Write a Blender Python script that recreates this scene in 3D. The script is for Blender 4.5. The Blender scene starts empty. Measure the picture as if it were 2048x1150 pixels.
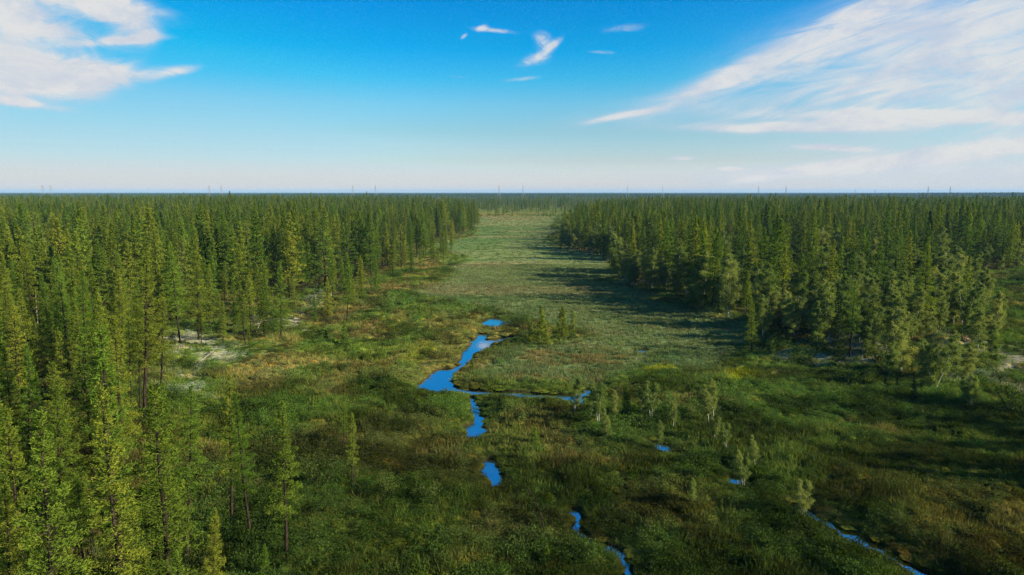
import bpy, math, random
import numpy as np
random.seed(7)
RNG = np.random.default_rng(7)
sc = bpy.context.scene
COL = sc.collection
R = math.radians

# ------------------------------------------------------------------ camera
CAM_H = 20.0
FPX = 2048 * 24 / 36.0                       # focal length in pixels of the 2048 px photograph
PITCH = math.atan((575 - 384.5) / FPX)
cam = bpy.data.cameras.new('camera'); cam.lens = 24; cam.sensor_width = 36
cam.clip_start = 0.1; cam.clip_end = 60000
camo = bpy.data.objects.new('camera', cam); COL.objects.link(camo)
camo.location = (0, 0, CAM_H); camo.rotation_euler = (math.pi / 2 - PITCH, 0, 0)
sc.camera = camo
sc.render.resolution_x, sc.render.resolution_y = 1024, 575

# ------------------------------------------------------------------ render + view settings
sc.render.engine = 'CYCLES'
cy = sc.cycles
cy.max_bounces = 5; cy.diffuse_bounces = 2; cy.glossy_bounces = 2; cy.transmission_bounces = 2
cy.transparent_max_bounces = 4; cy.volume_bounces = 0
cy.use_denoising = True
try: cy.denoiser = 'OPENIMAGEDENOISE'; cy.denoising_input_passes = 'RGB_ALBEDO_NORMAL'; cy.denoising_prefilter = 'NONE'
except Exception: pass
cy.use_adaptive_sampling = True; cy.adaptive_threshold = .012; cy.adaptive_min_samples = 24
cy.sample_clamp_indirect = 4
vs = sc.view_settings
vs.view_transform = 'Standard'; vs.look = 'None'; vs.gamma = 1; vs.exposure = 1.15
vs.use_curve_mapping = False

# ------------------------------------------------------------------ world: sky and clouds
SUN_AZ, SUN_EL = 107.0, 24.0                   # to the right of the view, low
world = bpy.data.worlds.new('World'); sc.world = world; world.use_nodes = True
wt = world.node_tree; wt.nodes.clear()

class NB:                                     # tiny node builder
    def __init__(s, tree): s.t = tree
    def n(s, typ, **kw):
        x = s.t.nodes.new(typ)
        for k, v in kw.items(): setattr(x, k, v)
        return x
    def put(s, sock, v):
        if v is None: return
        if isinstance(v, (int, float)): sock.default_value = v
        elif isinstance(v, (tuple, list)):
            L = len(sock.default_value); v = tuple(v)
            sock.default_value = v[:L] if len(v) >= L else v + (1,) * (L - len(v))
        else: s.t.links.new(v, sock)
    def m(s, op, a, b=None, c=None, clamp=False):
        x = s.n('ShaderNodeMath', operation=op); x.use_clamp = clamp
        for i, v in enumerate((a, b, c)): s.put(x.inputs[i], v)
        return x.outputs[0]
    def mix(s, f, a, b, mode='MIX'):
        x = s.n('ShaderNodeMix', data_type='RGBA', blend_type=mode)
        s.put(x.inputs[0], f); s.put(x.inputs[6], a); s.put(x.inputs[7], b)
        return x.outputs[2]
    def ss(s, x, lo, hi, a=0., b=1.):
        k = s.n('ShaderNodeMapRange', interpolation_type='SMOOTHSTEP')
        s.put(k.inputs[0], x); s.put(k.inputs[1], lo); s.put(k.inputs[2], hi); s.put(k.inputs[3], a); s.put(k.inputs[4], b)
        return k.outputs[0]
    def vec(s, x, y, z=0.):
        k = s.n('ShaderNodeCombineXYZ')
        for i, v in enumerate((x, y, z)): s.put(k.inputs[i], v)
        return k.outputs[0]
    def noise(s, v, scale, detail=4., rough=.55, dist=0.):
        k = s.n('ShaderNodeTexNoise'); s.put(k.inputs['Vector'], v); s.put(k.inputs['Scale'], scale)
        s.put(k.inputs['Detail'], detail); s.put(k.inputs['Roughness'], rough); s.put(k.inputs['Distortion'], dist)
        return k.outputs[0]
    def ramp(s, f, stops, interp='EASE'):
        k = s.n('ShaderNodeValToRGB'); r = k.color_ramp; r.interpolation = interp
        while len(r.elements) < len(stops): r.elements.new(.5)
        for e, (p, c) in zip(r.elements, stops): e.position = p; e.color = tuple(c) + (1,)
        s.put(k.inputs[0], f); return k.outputs[0]

def ray(px, py):
    a, b = (px - 1024) / FPX, (575 - py) / FPX
    c, s_ = math.cos(PITCH), math.sin(PITCH)
    return np.array([a, c + b * s_, -s_ + b * c])

def build_world():
    B = NB(wt)
    sky = B.n('ShaderNodeTexSky', sky_type='NISHITA'); sky.sun_disc = False
    sky.sun_elevation = R(SUN_EL); sky.sun_rotation = R(SUN_AZ)
    tc = B.n('ShaderNodeTexCoord'); sp = B.n('ShaderNodeSeparateXYZ'); wt.links.new(tc.outputs['Generated'], sp.inputs[0])
    x, y, z = sp.outputs
    az = B.m('MULTIPLY', B.m('ARCTAN2', x, y), 57.2958)
    el = B.m('MULTIPLY', B.m('ARCSINE', z), 57.2958)
    # deep polarised blue of a clear northern evening: tint by elevation
    elwarp = B.m('MULTIPLY', el, 1 / 90., clamp=True)
    k = 1 / 5.
    stops = [(0.0, (2.4, 2.6, 3.8)), (0.028, (1.30, 1.50, 1.95)), (0.055, (.84, 1.32, 1.62)), (0.078, (.60, 1.36, 1.74)), (0.10, (.20, 1.32, 1.82)), (0.125, (.02, 1.16, 1.86)),
             (0.17, (.0, .95, 1.81)), (0.4, (.10, .9, 1.6)), (1.0, (.35, .95, 1.45))]
    tint = B.ramp(elwarp, [(p, tuple(c * .81 * k for c in v)) for p, v in stops], 'LINEAR')
    skyc = B.mix(1.0, sky.outputs[0], B.mix(1.0, tint, (5, 5, 5), 'MULTIPLY'), 'MULTIPLY')
    sx_ = B.n('ShaderNodeMix', data_type='RGBA', blend_type='DARKEN'); sx_.inputs[0].default_value = 1.; B.put(sx_.inputs[6], skyc); cap = B.ramp(elwarp, [(p, tuple(c / 8. for c in v)) for p, v in [(0., (6.3, 6.0, 5.7)), (.03, (4.2, 5.9, 6.4)), (.06, (2.6, 5.4, 6.8)), (.1, (.8, 4.4, 7.2)), (.17, (.3, 2.9, 6.4)), (.35, (1.2, 3., 5.6)), (1., (1., 2., 4.))]], 'LINEAR'); B.put(sx_.inputs[7], B.mix(1., cap, (8, 8, 8), 'MULTIPLY')); skyc = sx_.outputs[2]
    # ---- clouds
    wob = B.noise(B.vec(az, el, 3.0), .09, 3., .5)
    def field(blobs, wamp):
        tot = None
        dw = B.m('MULTIPLY', B.m('SUBTRACT', wob, .5), wamp)
        for (px, py, rx, ry, ang, wgt) in blobs:
            d = ray(px, py); a0 = math.degrees(math.atan2(d[0], d[1])); e0 = math.degrees(math.atan2(d[2], math.hypot(d[0], d[1])))
            ca, sa = math.cos(R(ang)), math.sin(R(ang))
            da = B.m('SUBTRACT', az, a0); de = B.m('ADD', B.m('SUBTRACT', el, e0), dw)
            u = B.m('MULTIPLY', B.m('ADD', B.m('MULTIPLY', da, ca), B.m('MULTIPLY', de, sa)), 1 / (rx * .042))
            v = B.m('MULTIPLY', B.m('SUBTRACT', B.m('MULTIPLY', de, ca), B.m('MULTIPLY', da, sa)), 1 / (ry * .042))
            q = B.m('ADD', B.m('MULTIPLY', u, u), B.m('MULTIPLY', v, v))
            g = B.m('MULTIPLY', B.m('EXPONENT', B.m('MULTIPLY', q, -.9)), wgt)
            tot = g if tot is None else B.m('ADD', tot, g)
        return tot
    # heaped cloud, upper left
    fl = field([(195, 5, 110, 24, -6, .95), (240, 40, 50, 26, -25, .72), (110, 62, 110, 18, -8, .42), (5, 35, 60, 50, 0, .42), (110, 148, 90, 26, 4, .95), (220, 152, 52, 20, 10, .72), (15, 120, 60, 22, -12, .6), (345, 144, 48, 9, 16, .8),
                (250, 84, 62, 6, 10, .7), (300, 74, 16, 12, 40, .5), (50, 208, 60, 6, -6, .7), (-160, 90, 170, 90, 0, 1.), (130, 190, 60, 12, 0, .5)], .8)
    nl = B.noise(B.vec(B.m('MULTIPLY', az, .5), el, 0.), .70, 10., .62, .8)
    dl = B.m('MULTIPLY', fl, B.m('ADD', .05, B.m('MULTIPLY', nl, 2.0)))
    al = B.m('MULTIPLY', B.ss(dl, .20, 1.12), .96)
    # high streaked veil, right
    fr = field([(1940, 50, 290, 78, 8, .8), (1650, 75, 200, 36, 24, .55), (1500, 130, 170, 16, 25, .56), (1390, 180, 170, 16, 12, .36), (1600, 205, 420, 26, 4, .34), (1580, 255, 150, 8, -2, 1.5),
                (1860, 233, 190, 9, -3, 1.6), (1960, 300, 330, 13, 6, 1.2), (1800, 345, 620, 16, 0, .45), (1365, 315, 24, 4, 0, 1.2),
                (1460, 333, 20, 4, 0, 1.1), (1245, 231, 60, 6, 10, 1.1), (2350, 120, 420, 140, 8, .9), (1660, 296, 60, 5, -4, 1.1)], .9)
    ra = R(13)
    ua = B.m('ADD', B.m('MULTIPLY', az, math.cos(ra)), B.m('MULTIPLY', el, math.sin(ra)))
    va = B.m('SUBTRACT', B.m('MULTIPLY', el, math.cos(ra)), B.m('MULTIPLY', az, math.sin(ra)))
    nr = B.noise(B.vec(B.m('MULTIPLY', ua, .16), va, 9.), .85, 10., .66, .9)
    dr = B.m('MULTIPLY', fr, B.m('ADD', -.16, B.m('MULTIPLY', nr, 2.3)))
    ar = B.m('MULTIPLY', B.ss(dr, -.05, 1.3), .92)
    # small wisps
    fw = field([(1088, 80, 20, 15, -40, .85), (1103, 92, 26, 6, 38, .85), (1070, 118, 24, 9, 12, .8), (985, 60, 44, 5, -5, .85), (966, 54, 14, 6, 30, .6), (928, 72, 9, 4, 35, .8), (1250, 57, 50, 9, 4, .6),
                (1040, 158, 40, 4, 6, .55), (1205, 104, 34, 4, -4, .55), (912, 153, 30, 3, -4, .45), (1060, 125, 90, 36, 10, .22), (65, 305, 80, 3, 0, .4), (330, 350, 60, 3, 0, .4), (910, 300, 70, 4, -3, .35)], .2)
    nw = B.noise(B.vec(B.m('MULTIPLY', az, .55), el, 21.), 1.5, 8., .65, 1.0)
    aw = B.m('MULTIPLY', B.ss(B.m('MULTIPLY', fw, B.m('ADD', .0, B.m('MULTIPLY', nw, 1.9))), .18, 1.1), .85)
    # the same kinds of cloud over the rest of the sky
    pz = B.m('ADD', B.m('MAXIMUM', z, 0.), .10)
    pv = B.vec(B.m('DIVIDE', x, pz), B.m('MULTIPLY', B.m('DIVIDE', y, pz), .6), 2.)
    ng = B.noise(pv, .55, 7., .55, .4)
    out = B.m('MAXIMUM', B.ss(el, 19., 30.), B.ss(B.m('ABSOLUTE', az), 46., 62.))
    ag = B.m('MULTIPLY', B.m('MULTIPLY', B.ss(ng, .55, .78), out), B.m('MULTIPLY', B.ss(el, .5, 5.), .6))
    alpha = B.m('MAXIMUM', B.m('MAXIMUM', al, ar), B.m('MAXIMUM', aw, ag), clamp=True)
    dens = B.ss(alpha, .2, 1.)
    shade = B.noise(B.vec(B.m('MULTIPLY', az, .45), el, 5.), .42, 8., .62, .5)
    cc = B.mix(B.ss(shade, .34, .62), (4.8, 5.15, 5.9), (6.3, 6.2, 6.1))
    cc = B.mix(dens, (4.6, 5.3, 6.2), cc)
    # thin warm veil just above the horizon
    low = B.m('MULTIPLY', B.m('SUBTRACT', 1., B.ss(el, 0., 3.2)), .62)
    skyc = B.mix(low, skyc, (5.6, 5.25, 5.0))
    fin = B.mix(alpha, skyc, cc)
    bg = B.n('ShaderNodeBackground'); B.put(bg.inputs[0], fin); bg.inputs[1].default_value = .056
    o = B.n('ShaderNodeOutputWorld'); wt.links.new(bg.outputs[0], o.inputs[0])
build_world()

# ------------------------------------------------------------------ sun
sun = bpy.data.lights.new('sun', 'SUN'); sun.energy = 5.0; sun.angle = R(.9); sun.color = (1.0, .87, .66)
suno = bpy.data.objects.new('sun', sun); COL.objects.link(suno)
suno.rotation_euler = (R(90 - SUN_EL), 0, R(180 - SUN_AZ)); suno.location = (60, 0, 60)

# ------------------------------------------------------------------ numpy noise and shapes
def _hash(ix, iy, seed):
    h = (ix.astype(np.int64) * 374761393 + iy.astype(np.int64) * 668265263 + seed * 1442695041) & 0xffffffff
    h = ((h ^ (h >> 13)) * 1274126177) & 0xffffffff
    return ((h ^ (h >> 16)) & 0xffff) / 65535.0
def vnoise(x, y, seed=0):
    ix, iy = np.floor(x), np.floor(y); fx, fy = x - ix, y - iy
    fx = fx * fx * fx * (fx * (fx * 6 - 15) + 10); fy = fy * fy * fy * (fy * (fy * 6 - 15) + 10)
    a, b = _hash(ix, iy, seed), _hash(ix + 1, iy, seed); c, d = _hash(ix, iy + 1, seed), _hash(ix + 1, iy + 1, seed)
    return (a + (b - a) * fx) * (1 - fy) + (c + (d - c) * fx) * fy
def fbm(x, y, scale, octv=3, seed=0):
    t = 0; amp = 1; tot = 0; s = 1.0 / scale
    for i in range(octv):
        c_, s_ = math.cos(1.1 * i + .4), math.sin(1.1 * i + .4)
        t = t + amp * vnoise((x * c_ - y * s_) * s, (x * s_ + y * c_) * s, seed + i * 17); tot += amp; amp *= .5; s *= 2.03
    return t / tot
def sstep(x, lo, hi):
    t = np.clip((x - lo) / (hi - lo), 0, 1); return t * t * (3 - 2 * t)
def sdist(P, x, y):                          # signed distance to polygon, negative inside
    P = np.asarray(P, float); n = len(P)
    d2 = np.full(x.shape, 1e18); inside = np.zeros(x.shape, bool)
    for i in range(n):
        ax, ay = P[i]; bx, by = P[(i + 1) % n]; ex, ey = bx - ax, by - ay
        t = np.clip(((x - ax) * ex + (y - ay) * ey) / (ex * ex + ey * ey + 1e-12), 0, 1)
        d2 = np.minimum(d2, (x - ax - t * ex) ** 2 + (y - ay - t * ey) ** 2)
        cr = ((ay > y) != (by > y)) & (x < (bx - ax) * (y - ay) / (by - ay + 1e-12) + ax)
        inside ^= cr
    return np.where(inside, -1, 1) * np.sqrt(d2)

def at(px, py, z=0.0):
    d = ray(px, py); t = (z - CAM_H) / d[2]
    return d[0] * t, d[1] * t
def W(pts, z=0.0): return [at(px, py, z) for px, py in pts]
def project(x, y, z):
    c, s_ = math.cos(PITCH), math.sin(PITCH)
    f = y * c - (z - CAM_H) * s_; u = y * s_ + (z - CAM_H) * c
    f = np.maximum(f, 1e-3)
    return 1024 + FPX * x / f, 575 - FPX * u / f

# ------------------------------------------------------------------ layout of the bog
WZ = -0.22                                   # water level
WATER_PX = [
 [(961,642),(972,639),(989,636),(1000,638),(1017,638),(1030,640),(1032,645),(1012,648),(1005,654),(995,655),(978,654),(966,649)],
 [(958,668),(968,668),(972,672),(966,680),(973,681),(992,679),(1020,674),(1019,679),(996,684),(979,688),(973,697),(959,702),(949,708),(945,715),(934,724),(922,733),(912,742),(902,742),(916,733),(923,722),(929,711),(931,704),(939,696),(946,687),(943,680),(956,677)],
 [(836,774),(850,764),(867,750),(878,742),(892,738),(908,740),(907,747),(903,755),(896,760),(898,767),(909,773),(920,778),(972,784),(1023,785),(1056,787),(1101,789),(1130,791),(1140,792),(1154,792),(1168,782),(1183,780),(1173,790),(1162,794),(1159,802),(1166,810),(1153,811),(1147,806),(1135,800),(1126,797),(1092,797),(1050,796),(1022,792),(972,790),(920,786),(900,786),(880,787),(861,784),(844,780)],
 [(1271,809),(1288,808),(1288,815),(1273,816)],
 [(1300,885),(1314,883),(1344,892),(1342,908),(1325,903),(1307,899),(1295,892)],
 [(944,796),(949,796),(953,813),(953,820),(961,827),(963,842),(960,856),(973,861),(962,868),(957,877),(946,877),(933,867),(932,854),(944,850),(951,842),(952,828),(946,820),(945,812)],
 [(974,923),(984,920),(994,928),(998,941),(997,958),(996,974),(989,978),(980,965),(970,953),(964,945),(973,937)],
 [(1137,1017),(1148,1019),(1158,1029),(1164,1044),(1162,1058),(1168,1067),(1173,1075),(1191,1082),(1210,1082),(1225,1090),(1239,1104),(1249,1108),(1260,1121),(1264,1129),(1257,1146),(1244,1180),(1232,1180),(1245,1147),(1250,1129),(1244,1118),(1228,1108),(1214,1102),(1204,1092),(1194,1089),(1177,1083),(1160,1079),(1146,1069),(1142,1058),(1153,1049),(1147,1038),(1138,1028)],
 [(1580,1011),(1598,1013),(1616,1025),(1644,1037),(1677,1050),(1698,1062),(1714,1076),(1738,1087),(1780,1105),(1808,1119),(1833,1136),(1853,1149),(1895,1178),(1872,1182),(1833,1154),(1820,1141),(1795,1127),(1763,1109),(1727,1097),(1702,1087),(1677,1072),(1671,1060),(1645,1049),(1616,1036),(1596,1025),(1581,1018)],
 [(1463,956),(1477,956),(1477,970),(1465,970)],
 [(1270,700),(1290,699),(1292,704),(1274,706)], [(838,729),(852,728),(852,731),(840,732)]]
WATER = [W(p, WZ) for p in WATER_PX]
def water_d(x, y):
    d = np.full(x.shape, 50.0)
    m = (x > -30) & (x < 40) & (y > 15) & (y < 125)
    xs, ys = x[m], y[m]
    wx = xs + (vnoise(xs * 1.3, ys * 1.3, 5) - .5) * .34; wy = ys + (vnoise(xs * 1.3, ys * 1.3, 6) - .5) * .34
    dd = np.full(xs.shape, 50.0)
    for i_, P in enumerate(WATER): dd = np.minimum(dd, sdist(P, wx, wy) + (.05 if i_ == 7 else -.04 if i_ == 8 else -.22 if i_ == 2 else -.10))
    d[m] = dd; return d

KN = at(1790, 690)
def terrain(x, y):                           # broad shape of the land without hummocks
    x = np.asarray(x, float); y = np.asarray(y, float)
    z = 2.0 * np.exp(-(((x - KN[0] - 2) / 15) ** 2 + ((y - KN[1] - 2) / 15) ** 2))
    z = z + 1.0 * sstep(-x - .18 * y, 14, 34) * sstep(y, 20, 50)
    z = z + .7 * sstep(x - .17 * y, 12, 30) * sstep(y, 110, 150)
    return z
def at_land(px, py):
    z = 0.0
    for _ in range(4): x, y = at(px, py, z); z = float(terrain(x, y))
    return x, y, z

MEADOW = W([(800,592),(940,523),(850,490),(945,468),(950,432),(1120,432),(1100,480),(1120,497),(1215,506),(1225,560),(1430,628),(1540,694),(1450,745),(1280,752),(1160,780),(1000,780),(912,768),(925,735),(985,697),(1060,690),(1150,672),(1060,640),(985,618),(900,602)])
BRIGHT = [W(p) for p in ([(1440,757),(1475,740),(1520,752),(1515,768),(1470,776),(1435,770)], [(1282,738),(1330,726),(1362,738),(1300,745)], [(820,690),(868,684),(862,712),(830,735),(808,720)],
                         [(860,783),(960,793),(1130,800),(1120,815),(980,812),(900,800)], [(950,880),(1050,860),(1130,900),(1050,1000),(1000,985),(1000,930)], [(1260,830),(1460,830),(1560,900),(1470,930),(1380,900)],
                         [(1230,1100),(1340,1080),(1330,1160),(1262,1160)], [(1520,880),(1680,850),(1700,960),(1560,990)])]
STRAW = [W(p) for p in ([(560,610),(640,600),(800,625),(830,660),(700,690),(600,680)], [(640,590),(760,570),(850,520),(935,528),(900,560),(800,588),(690,600)],
                        [(440,780),(500,720),(560,690),(600,740),(520,790)], [(930,430),(1040,424),(1120,436),(1000,443)], [(915,765),(950,705),(1100,690),(1290,705),(1180,772),(990,780)])]
LICHEN = [W(p) for p in ([(345,690),(380,668),(445,690),(520,705),(480,722),(400,735),(400,790),(440,812),(370,810),(325,790),(350,750)], [(500,640),(580,640),(640,572),(680,562),(600,665),(540,662)],
                         [(1560,715),(1600,695),(1660,695),(1770,690),(1800,720),(1690,735),(1590,735)], [(1890,690),(1990,695),(2048,720),(2048,800),(1960,780),(1900,760)], [(1230,545),(1265,548),(1290,570),(1250,570)])]
BROWN = [W(p) for p in ([(560,1080),(760,1040),(900,1060),(1000,1150),(940,1200),(600,1200)], [(1850,900),(2100,880),(2200,1200),(1820,1100)], [(1200,990),(1420,970),(1480,1060),(1300,1060)], [(250,840),(420,850),(440,900),(280,900)])]
def cover(x, y):
    """vegetation colour, near bog darkened as if shaded, and kind weights for points of the bog"""
    far = sstep(y, 500, 1500)
    n1 = fbm(x, y, 7.0, 3, 11); n2 = fbm(x, y, 1.6, 3, 23); n3 = fbm(x, y, 28.0, 3, 37); n4 = fbm(x, y * .55, 45, 4, 51)
    def lerp(a, b, t): return a + (b - a) * t[..., None]
    C = lambda *v: np.array(v, float)
    shp = np.zeros(x.shape + (3,))
    c = lerp(shp + C(.075, .105, .020), C(.115, .112, .032), sstep(n1, .40, .70))
    c = lerp(c, shp + C(.082, .115, .026), sstep(n3, .48, .66) * .8)
    c = lerp(c, shp + C(.15, .125, .042), sstep(n2 * .6 + n1 * .4, .60, .74) * .65)
    wx = x + (n3 - .5) * 10 + (n1 - .5) * 3; wy = y + (n1 - .5) * 7
    mead = sstep(-sdist(MEADOW, wx, wy), -1.5, 3.5)
    mc = lerp(shp + C(.185, .235, .098), C(.115, .185, .068), sstep(n4 * .6 + n1 * .4, .40, .62))
    mc = lerp(mc, shp + C(.235, .225, .115), sstep(fbm(x * .35, y, 16, 3, 71), .52, .70) * .7)
    c = c * (.74 + .66 * sstep(y, 42, 75))[..., None]  # bog darkens towards the viewer: foreground shade put into the colour
    c = lerp(c, mc * .88, mead)
    br = np.zeros(x.shape); st = br.copy(); li = br.copy(); bn = br.copy()
    for P in BRIGHT: br = np.maximum(br, sstep(-sdist(P, x + (n1 - .5) * 4, y + (n2 - .5) * 4), -1.5, 1.5))
    for P in STRAW: st = np.maximum(st, sstep(-sdist(P, wx, wy), -2, 3))
    for P in LICHEN: li = np.maximum(li, sstep(-sdist(P, x + (n1 - .5) * 6, y + (n2 - .5) * 6), -1.2, .8))
    for P in BROWN: bn = np.maximum(bn, sstep(-sdist(P, wx, wy), -2, 3))
    c = lerp(c, shp + C(.090, .130, .028), br * (.5 + .5 * sstep(n2, .35, .6)))
    for k_, P in enumerate(BRIGHT[:3]): c = lerp(c, shp + (C(.30, .33, .02) if k_ < 2 else C(.15, .17, .03)), sstep(-sdist(P, x + (n2 - .5) * 3, y + (n2 - .5) * 3), -.6, .6) * .85)
    c = lerp(c, shp + C(.23, .175, .070), st * sstep(n2 * .5 + n1 * .5, .36, .62) * .75)
    c = lerp(c, shp + C(.115, .098, .030), bn * sstep(n1, .3, .6) * .55)
    lic = li * sstep(n2 * .75 + n1 * .25, .43, .58)
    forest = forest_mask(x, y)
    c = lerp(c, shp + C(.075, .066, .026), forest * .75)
    c = lerp(c, shp + C(.27, .26, .21), lic)
    fl = lerp(shp + C(.10, .085, .042), C(.045, .058, .020), sstep(fbm(x * .25, y * .12, 60, 4, 91), .42, .56))
    c = lerp(c, fl, far)
    return c, dict(meadow=mead, bright=br, straw=st, lichen=lic, brown=bn, forest=forest, n1=n1, n2=n2)

# forest outlines on the ground
LEFT = W([(400,1215),(325,1090),(275,960),(240,862),(262,770),(325,700),(385,655),(515,640),(585,592),(640,578),(755,560),(838,512),(860,486),(945,464),(952,444),(895,428),(850,416)]) + [(-1700, 1000), (-1700, 10), (-14, 5), (-11, 24)]
RIGHT = W([(1122,494),(1150,501),(1200,509),(1222,520),(1222,529),(1700,528),(1700,540),(1224,541),(1222,552),(1238,567),(1300,576),(1400,612),(1470,643),(1525,668),(1590,660),(1680,640),(1800,600),(1885,552),(2048,546),(2300,545)]) + [(330, 170), (1700, 170), (1700, 1000)] + W([(1330,418),(1215,428),(1150,446)])
BIRCH = W([(1520,690),(1560,662),(1690,635),(1800,600),(1880,565),(1965,575),(1975,620),(1950,680),(1880,690),(1800,720),(1690,730),(1590,705)])
SHADE2 = [(92, 106), (142, 165), (230, 165), (230, 106)]  # unseen trees added off to the right to shade the clearing
SHADE = [(38, 20), (75, 20), (75, 62), (52, 62), (46, 46)]         # unseen trees beyond the right frame edge, added to shade the foreground
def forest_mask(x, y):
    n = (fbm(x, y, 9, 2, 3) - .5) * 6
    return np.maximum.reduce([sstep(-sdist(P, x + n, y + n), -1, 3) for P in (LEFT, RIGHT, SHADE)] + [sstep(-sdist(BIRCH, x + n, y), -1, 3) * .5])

def hummocks(x, y):
    fade = 1 / (1 + (np.maximum(y, 0) / 160) ** 2)
    a = fbm(x, y, 3.2, 3, 101); b = vnoise(x / 1.1, y / 1.1, 131); l = fbm(x, y, 16, 2, 151)
    mead = sstep(-sdist(MEADOW, x, y), -2, 3)
    return ((sstep(a, .42, .72) * .42 + b * .10) * (1 - .75 * mead) + (l - .4) * .25) * fade + .02
def ground_z(x, y, wd=None):
    z = hummocks(x, y)
    if wd is None: wd = water_d(x, y)
    bank = sstep(wd, 0.0, .55)
    z = np.where(wd < 3, .02 + (np.maximum(z, .02) - .02) * sstep(wd, .3, 3.), z)
    z = (WZ - .04) + (z - WZ + .04) * bank
    z = np.where(wd < 0, WZ - .04 - .35 * sstep(-wd, 0, .5), z)
    return z + terrain(x, y)

# ------------------------------------------------------------------ mesh helpers
def mesh_from(name, V, F, mats, fmat=None, tone=None, smooth=False, colors=None):
    """V (n,3); F list of int arrays (k,3) or (k,4)"""
    me = bpy.data.meshes.new(name)
    V = np.ascontiguousarray(V, np.float32)
    loops = np.concatenate([f.reshape(-1) for f in F]).astype(np.int32)
    counts = np.concatenate([np.full(len(f), f.shape[1]) for f in F]).astype(np.int32)
    starts = np.concatenate([[0], np.cumsum(counts)[:-1]]).astype(np.int32)
    me.vertices.add(len(V)); me.vertices.foreach_set('co', V.reshape(-1))
    me.loops.add(len(loops)); me.loops.foreach_set('vertex_index', loops)
    me.polygons.add(len(counts)); me.polygons.foreach_set('loop_start', starts)
    try: me.polygons.foreach_set('loop_total', counts)
    except Exception: pass
    for m_ in mats: me.materials.append(m_)
    if fmat is not None: me.polygons.foreach_set('material_index', np.asarray(fmat, np.int32))
    if smooth: me.polygons.foreach_set('use_smooth', np.ones(len(counts), bool))
    else: me.polygons.foreach_set('use_smooth', np.zeros(len(counts), bool))
    if tone is not None:
        a = me.attributes.new('tone', 'FLOAT', 'FACE'); a.data.foreach_set('value', np.asarray(tone, np.float32))
    if colors is not None:
        a = me.attributes.new('cover', 'FLOAT_COLOR', 'POINT')
        a.data.foreach_set('color', np.concatenate([colors, np.ones((len(colors), 1))], 1).astype(np.float32).reshape(-1))
    me.update(calc_edges=True); me.validate()
    return me
class Buf:
    def __init__(s): s.V = []; s.F3 = []; s.F4 = []; s.T3 = []; s.T4 = []; s.n = 0
    def add(s, V, F, tone=None):
        F = np.asarray(F); t = np.full(len(F), .5) if tone is None else np.asarray(tone)
        (s.F3 if F.shape[1] == 3 else s.F4).append(F + s.n); (s.T3 if F.shape[1] == 3 else s.T4).append(t)
        s.V.append(np.asarray(V, float)); s.n += len(V)
    def tube(s, P, rad, k=5, cap=True):
        P = np.asarray(P, float); rad = np.asarray(rad, float); n = len(P)
        T = np.gradient(P, axis=0); T /= np.linalg.norm(T, axis=1)[:, None] + 1e-9
        ref = np.array([1., 0, 0]) if abs(T[0][0]) < .8 else np.array([0, 1., 0])
        A = np.cross(T, ref); A /= np.linalg.norm(A, axis=1)[:, None] + 1e-9; Bv = np.cross(T, A)
        th = np.arange(k) * 2 * math.pi / k
        V = P[:, None] + rad[:, None, None] * (np.cos(th)[None, :, None] * A[:, None] + np.sin(th)[None, :, None] * Bv[:, None])
        i = np.arange(n - 1)[:, None] * k; j = np.arange(k)[None]
        F = np.stack([i + j, i + (j + 1) % k, i + k + (j + 1) % k, i + k + j], -1).reshape(-1, 4)
        s.add(V.reshape(-1, 3), F)
    def leaves(s, Cn, D, ln, wd, tone, rng):
        D = D / (np.linalg.norm(D, axis=1)[:, None] + 1e-9)
        rv = rng.normal(size=D.shape); S = np.cross(D, rv); S /= np.linalg.norm(S, axis=1)[:, None] + 1e-9
        ln = np.asarray(ln)[:, None]; wd = np.asarray(wd)[:, None]
        V = np.stack([Cn - D * ln * .5, Cn + S * wd * .5 + D * ln * .05, Cn + D * ln * .5, Cn - S * wd * .5 + D * ln * .05], 1)
        n = len(Cn); F = np.arange(n * 4).reshape(n, 4)
        s.add(V.reshape(-1, 3), F, tone)
    def box(s, c, d):
        c = np.array(c, float); d = np.array(d, float) / 2
        V = np.array([[x, y, z] for z in (-1, 1) for y in (-1, 1) for x in (-1, 1)]) * d + c
        s.add(V, [[0, 2, 3, 1], [4, 5, 7, 6], [0, 1, 5, 4], [2, 6, 7, 3], [0, 4, 6, 2], [1, 3, 7, 5]])
    def mesh(s, name, mat, smooth=False):
        F = []; T = []
        if s.F3: F.append(np.concatenate(s.F3)); T.append(np.concatenate(s.T3))
        if s.F4: F.append(np.concatenate(s.F4)); T.append(np.concatenate(s.T4))
        return mesh_from(name, np.concatenate(s.V), F, [mat], tone=np.concatenate(T), smooth=smooth)

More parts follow.
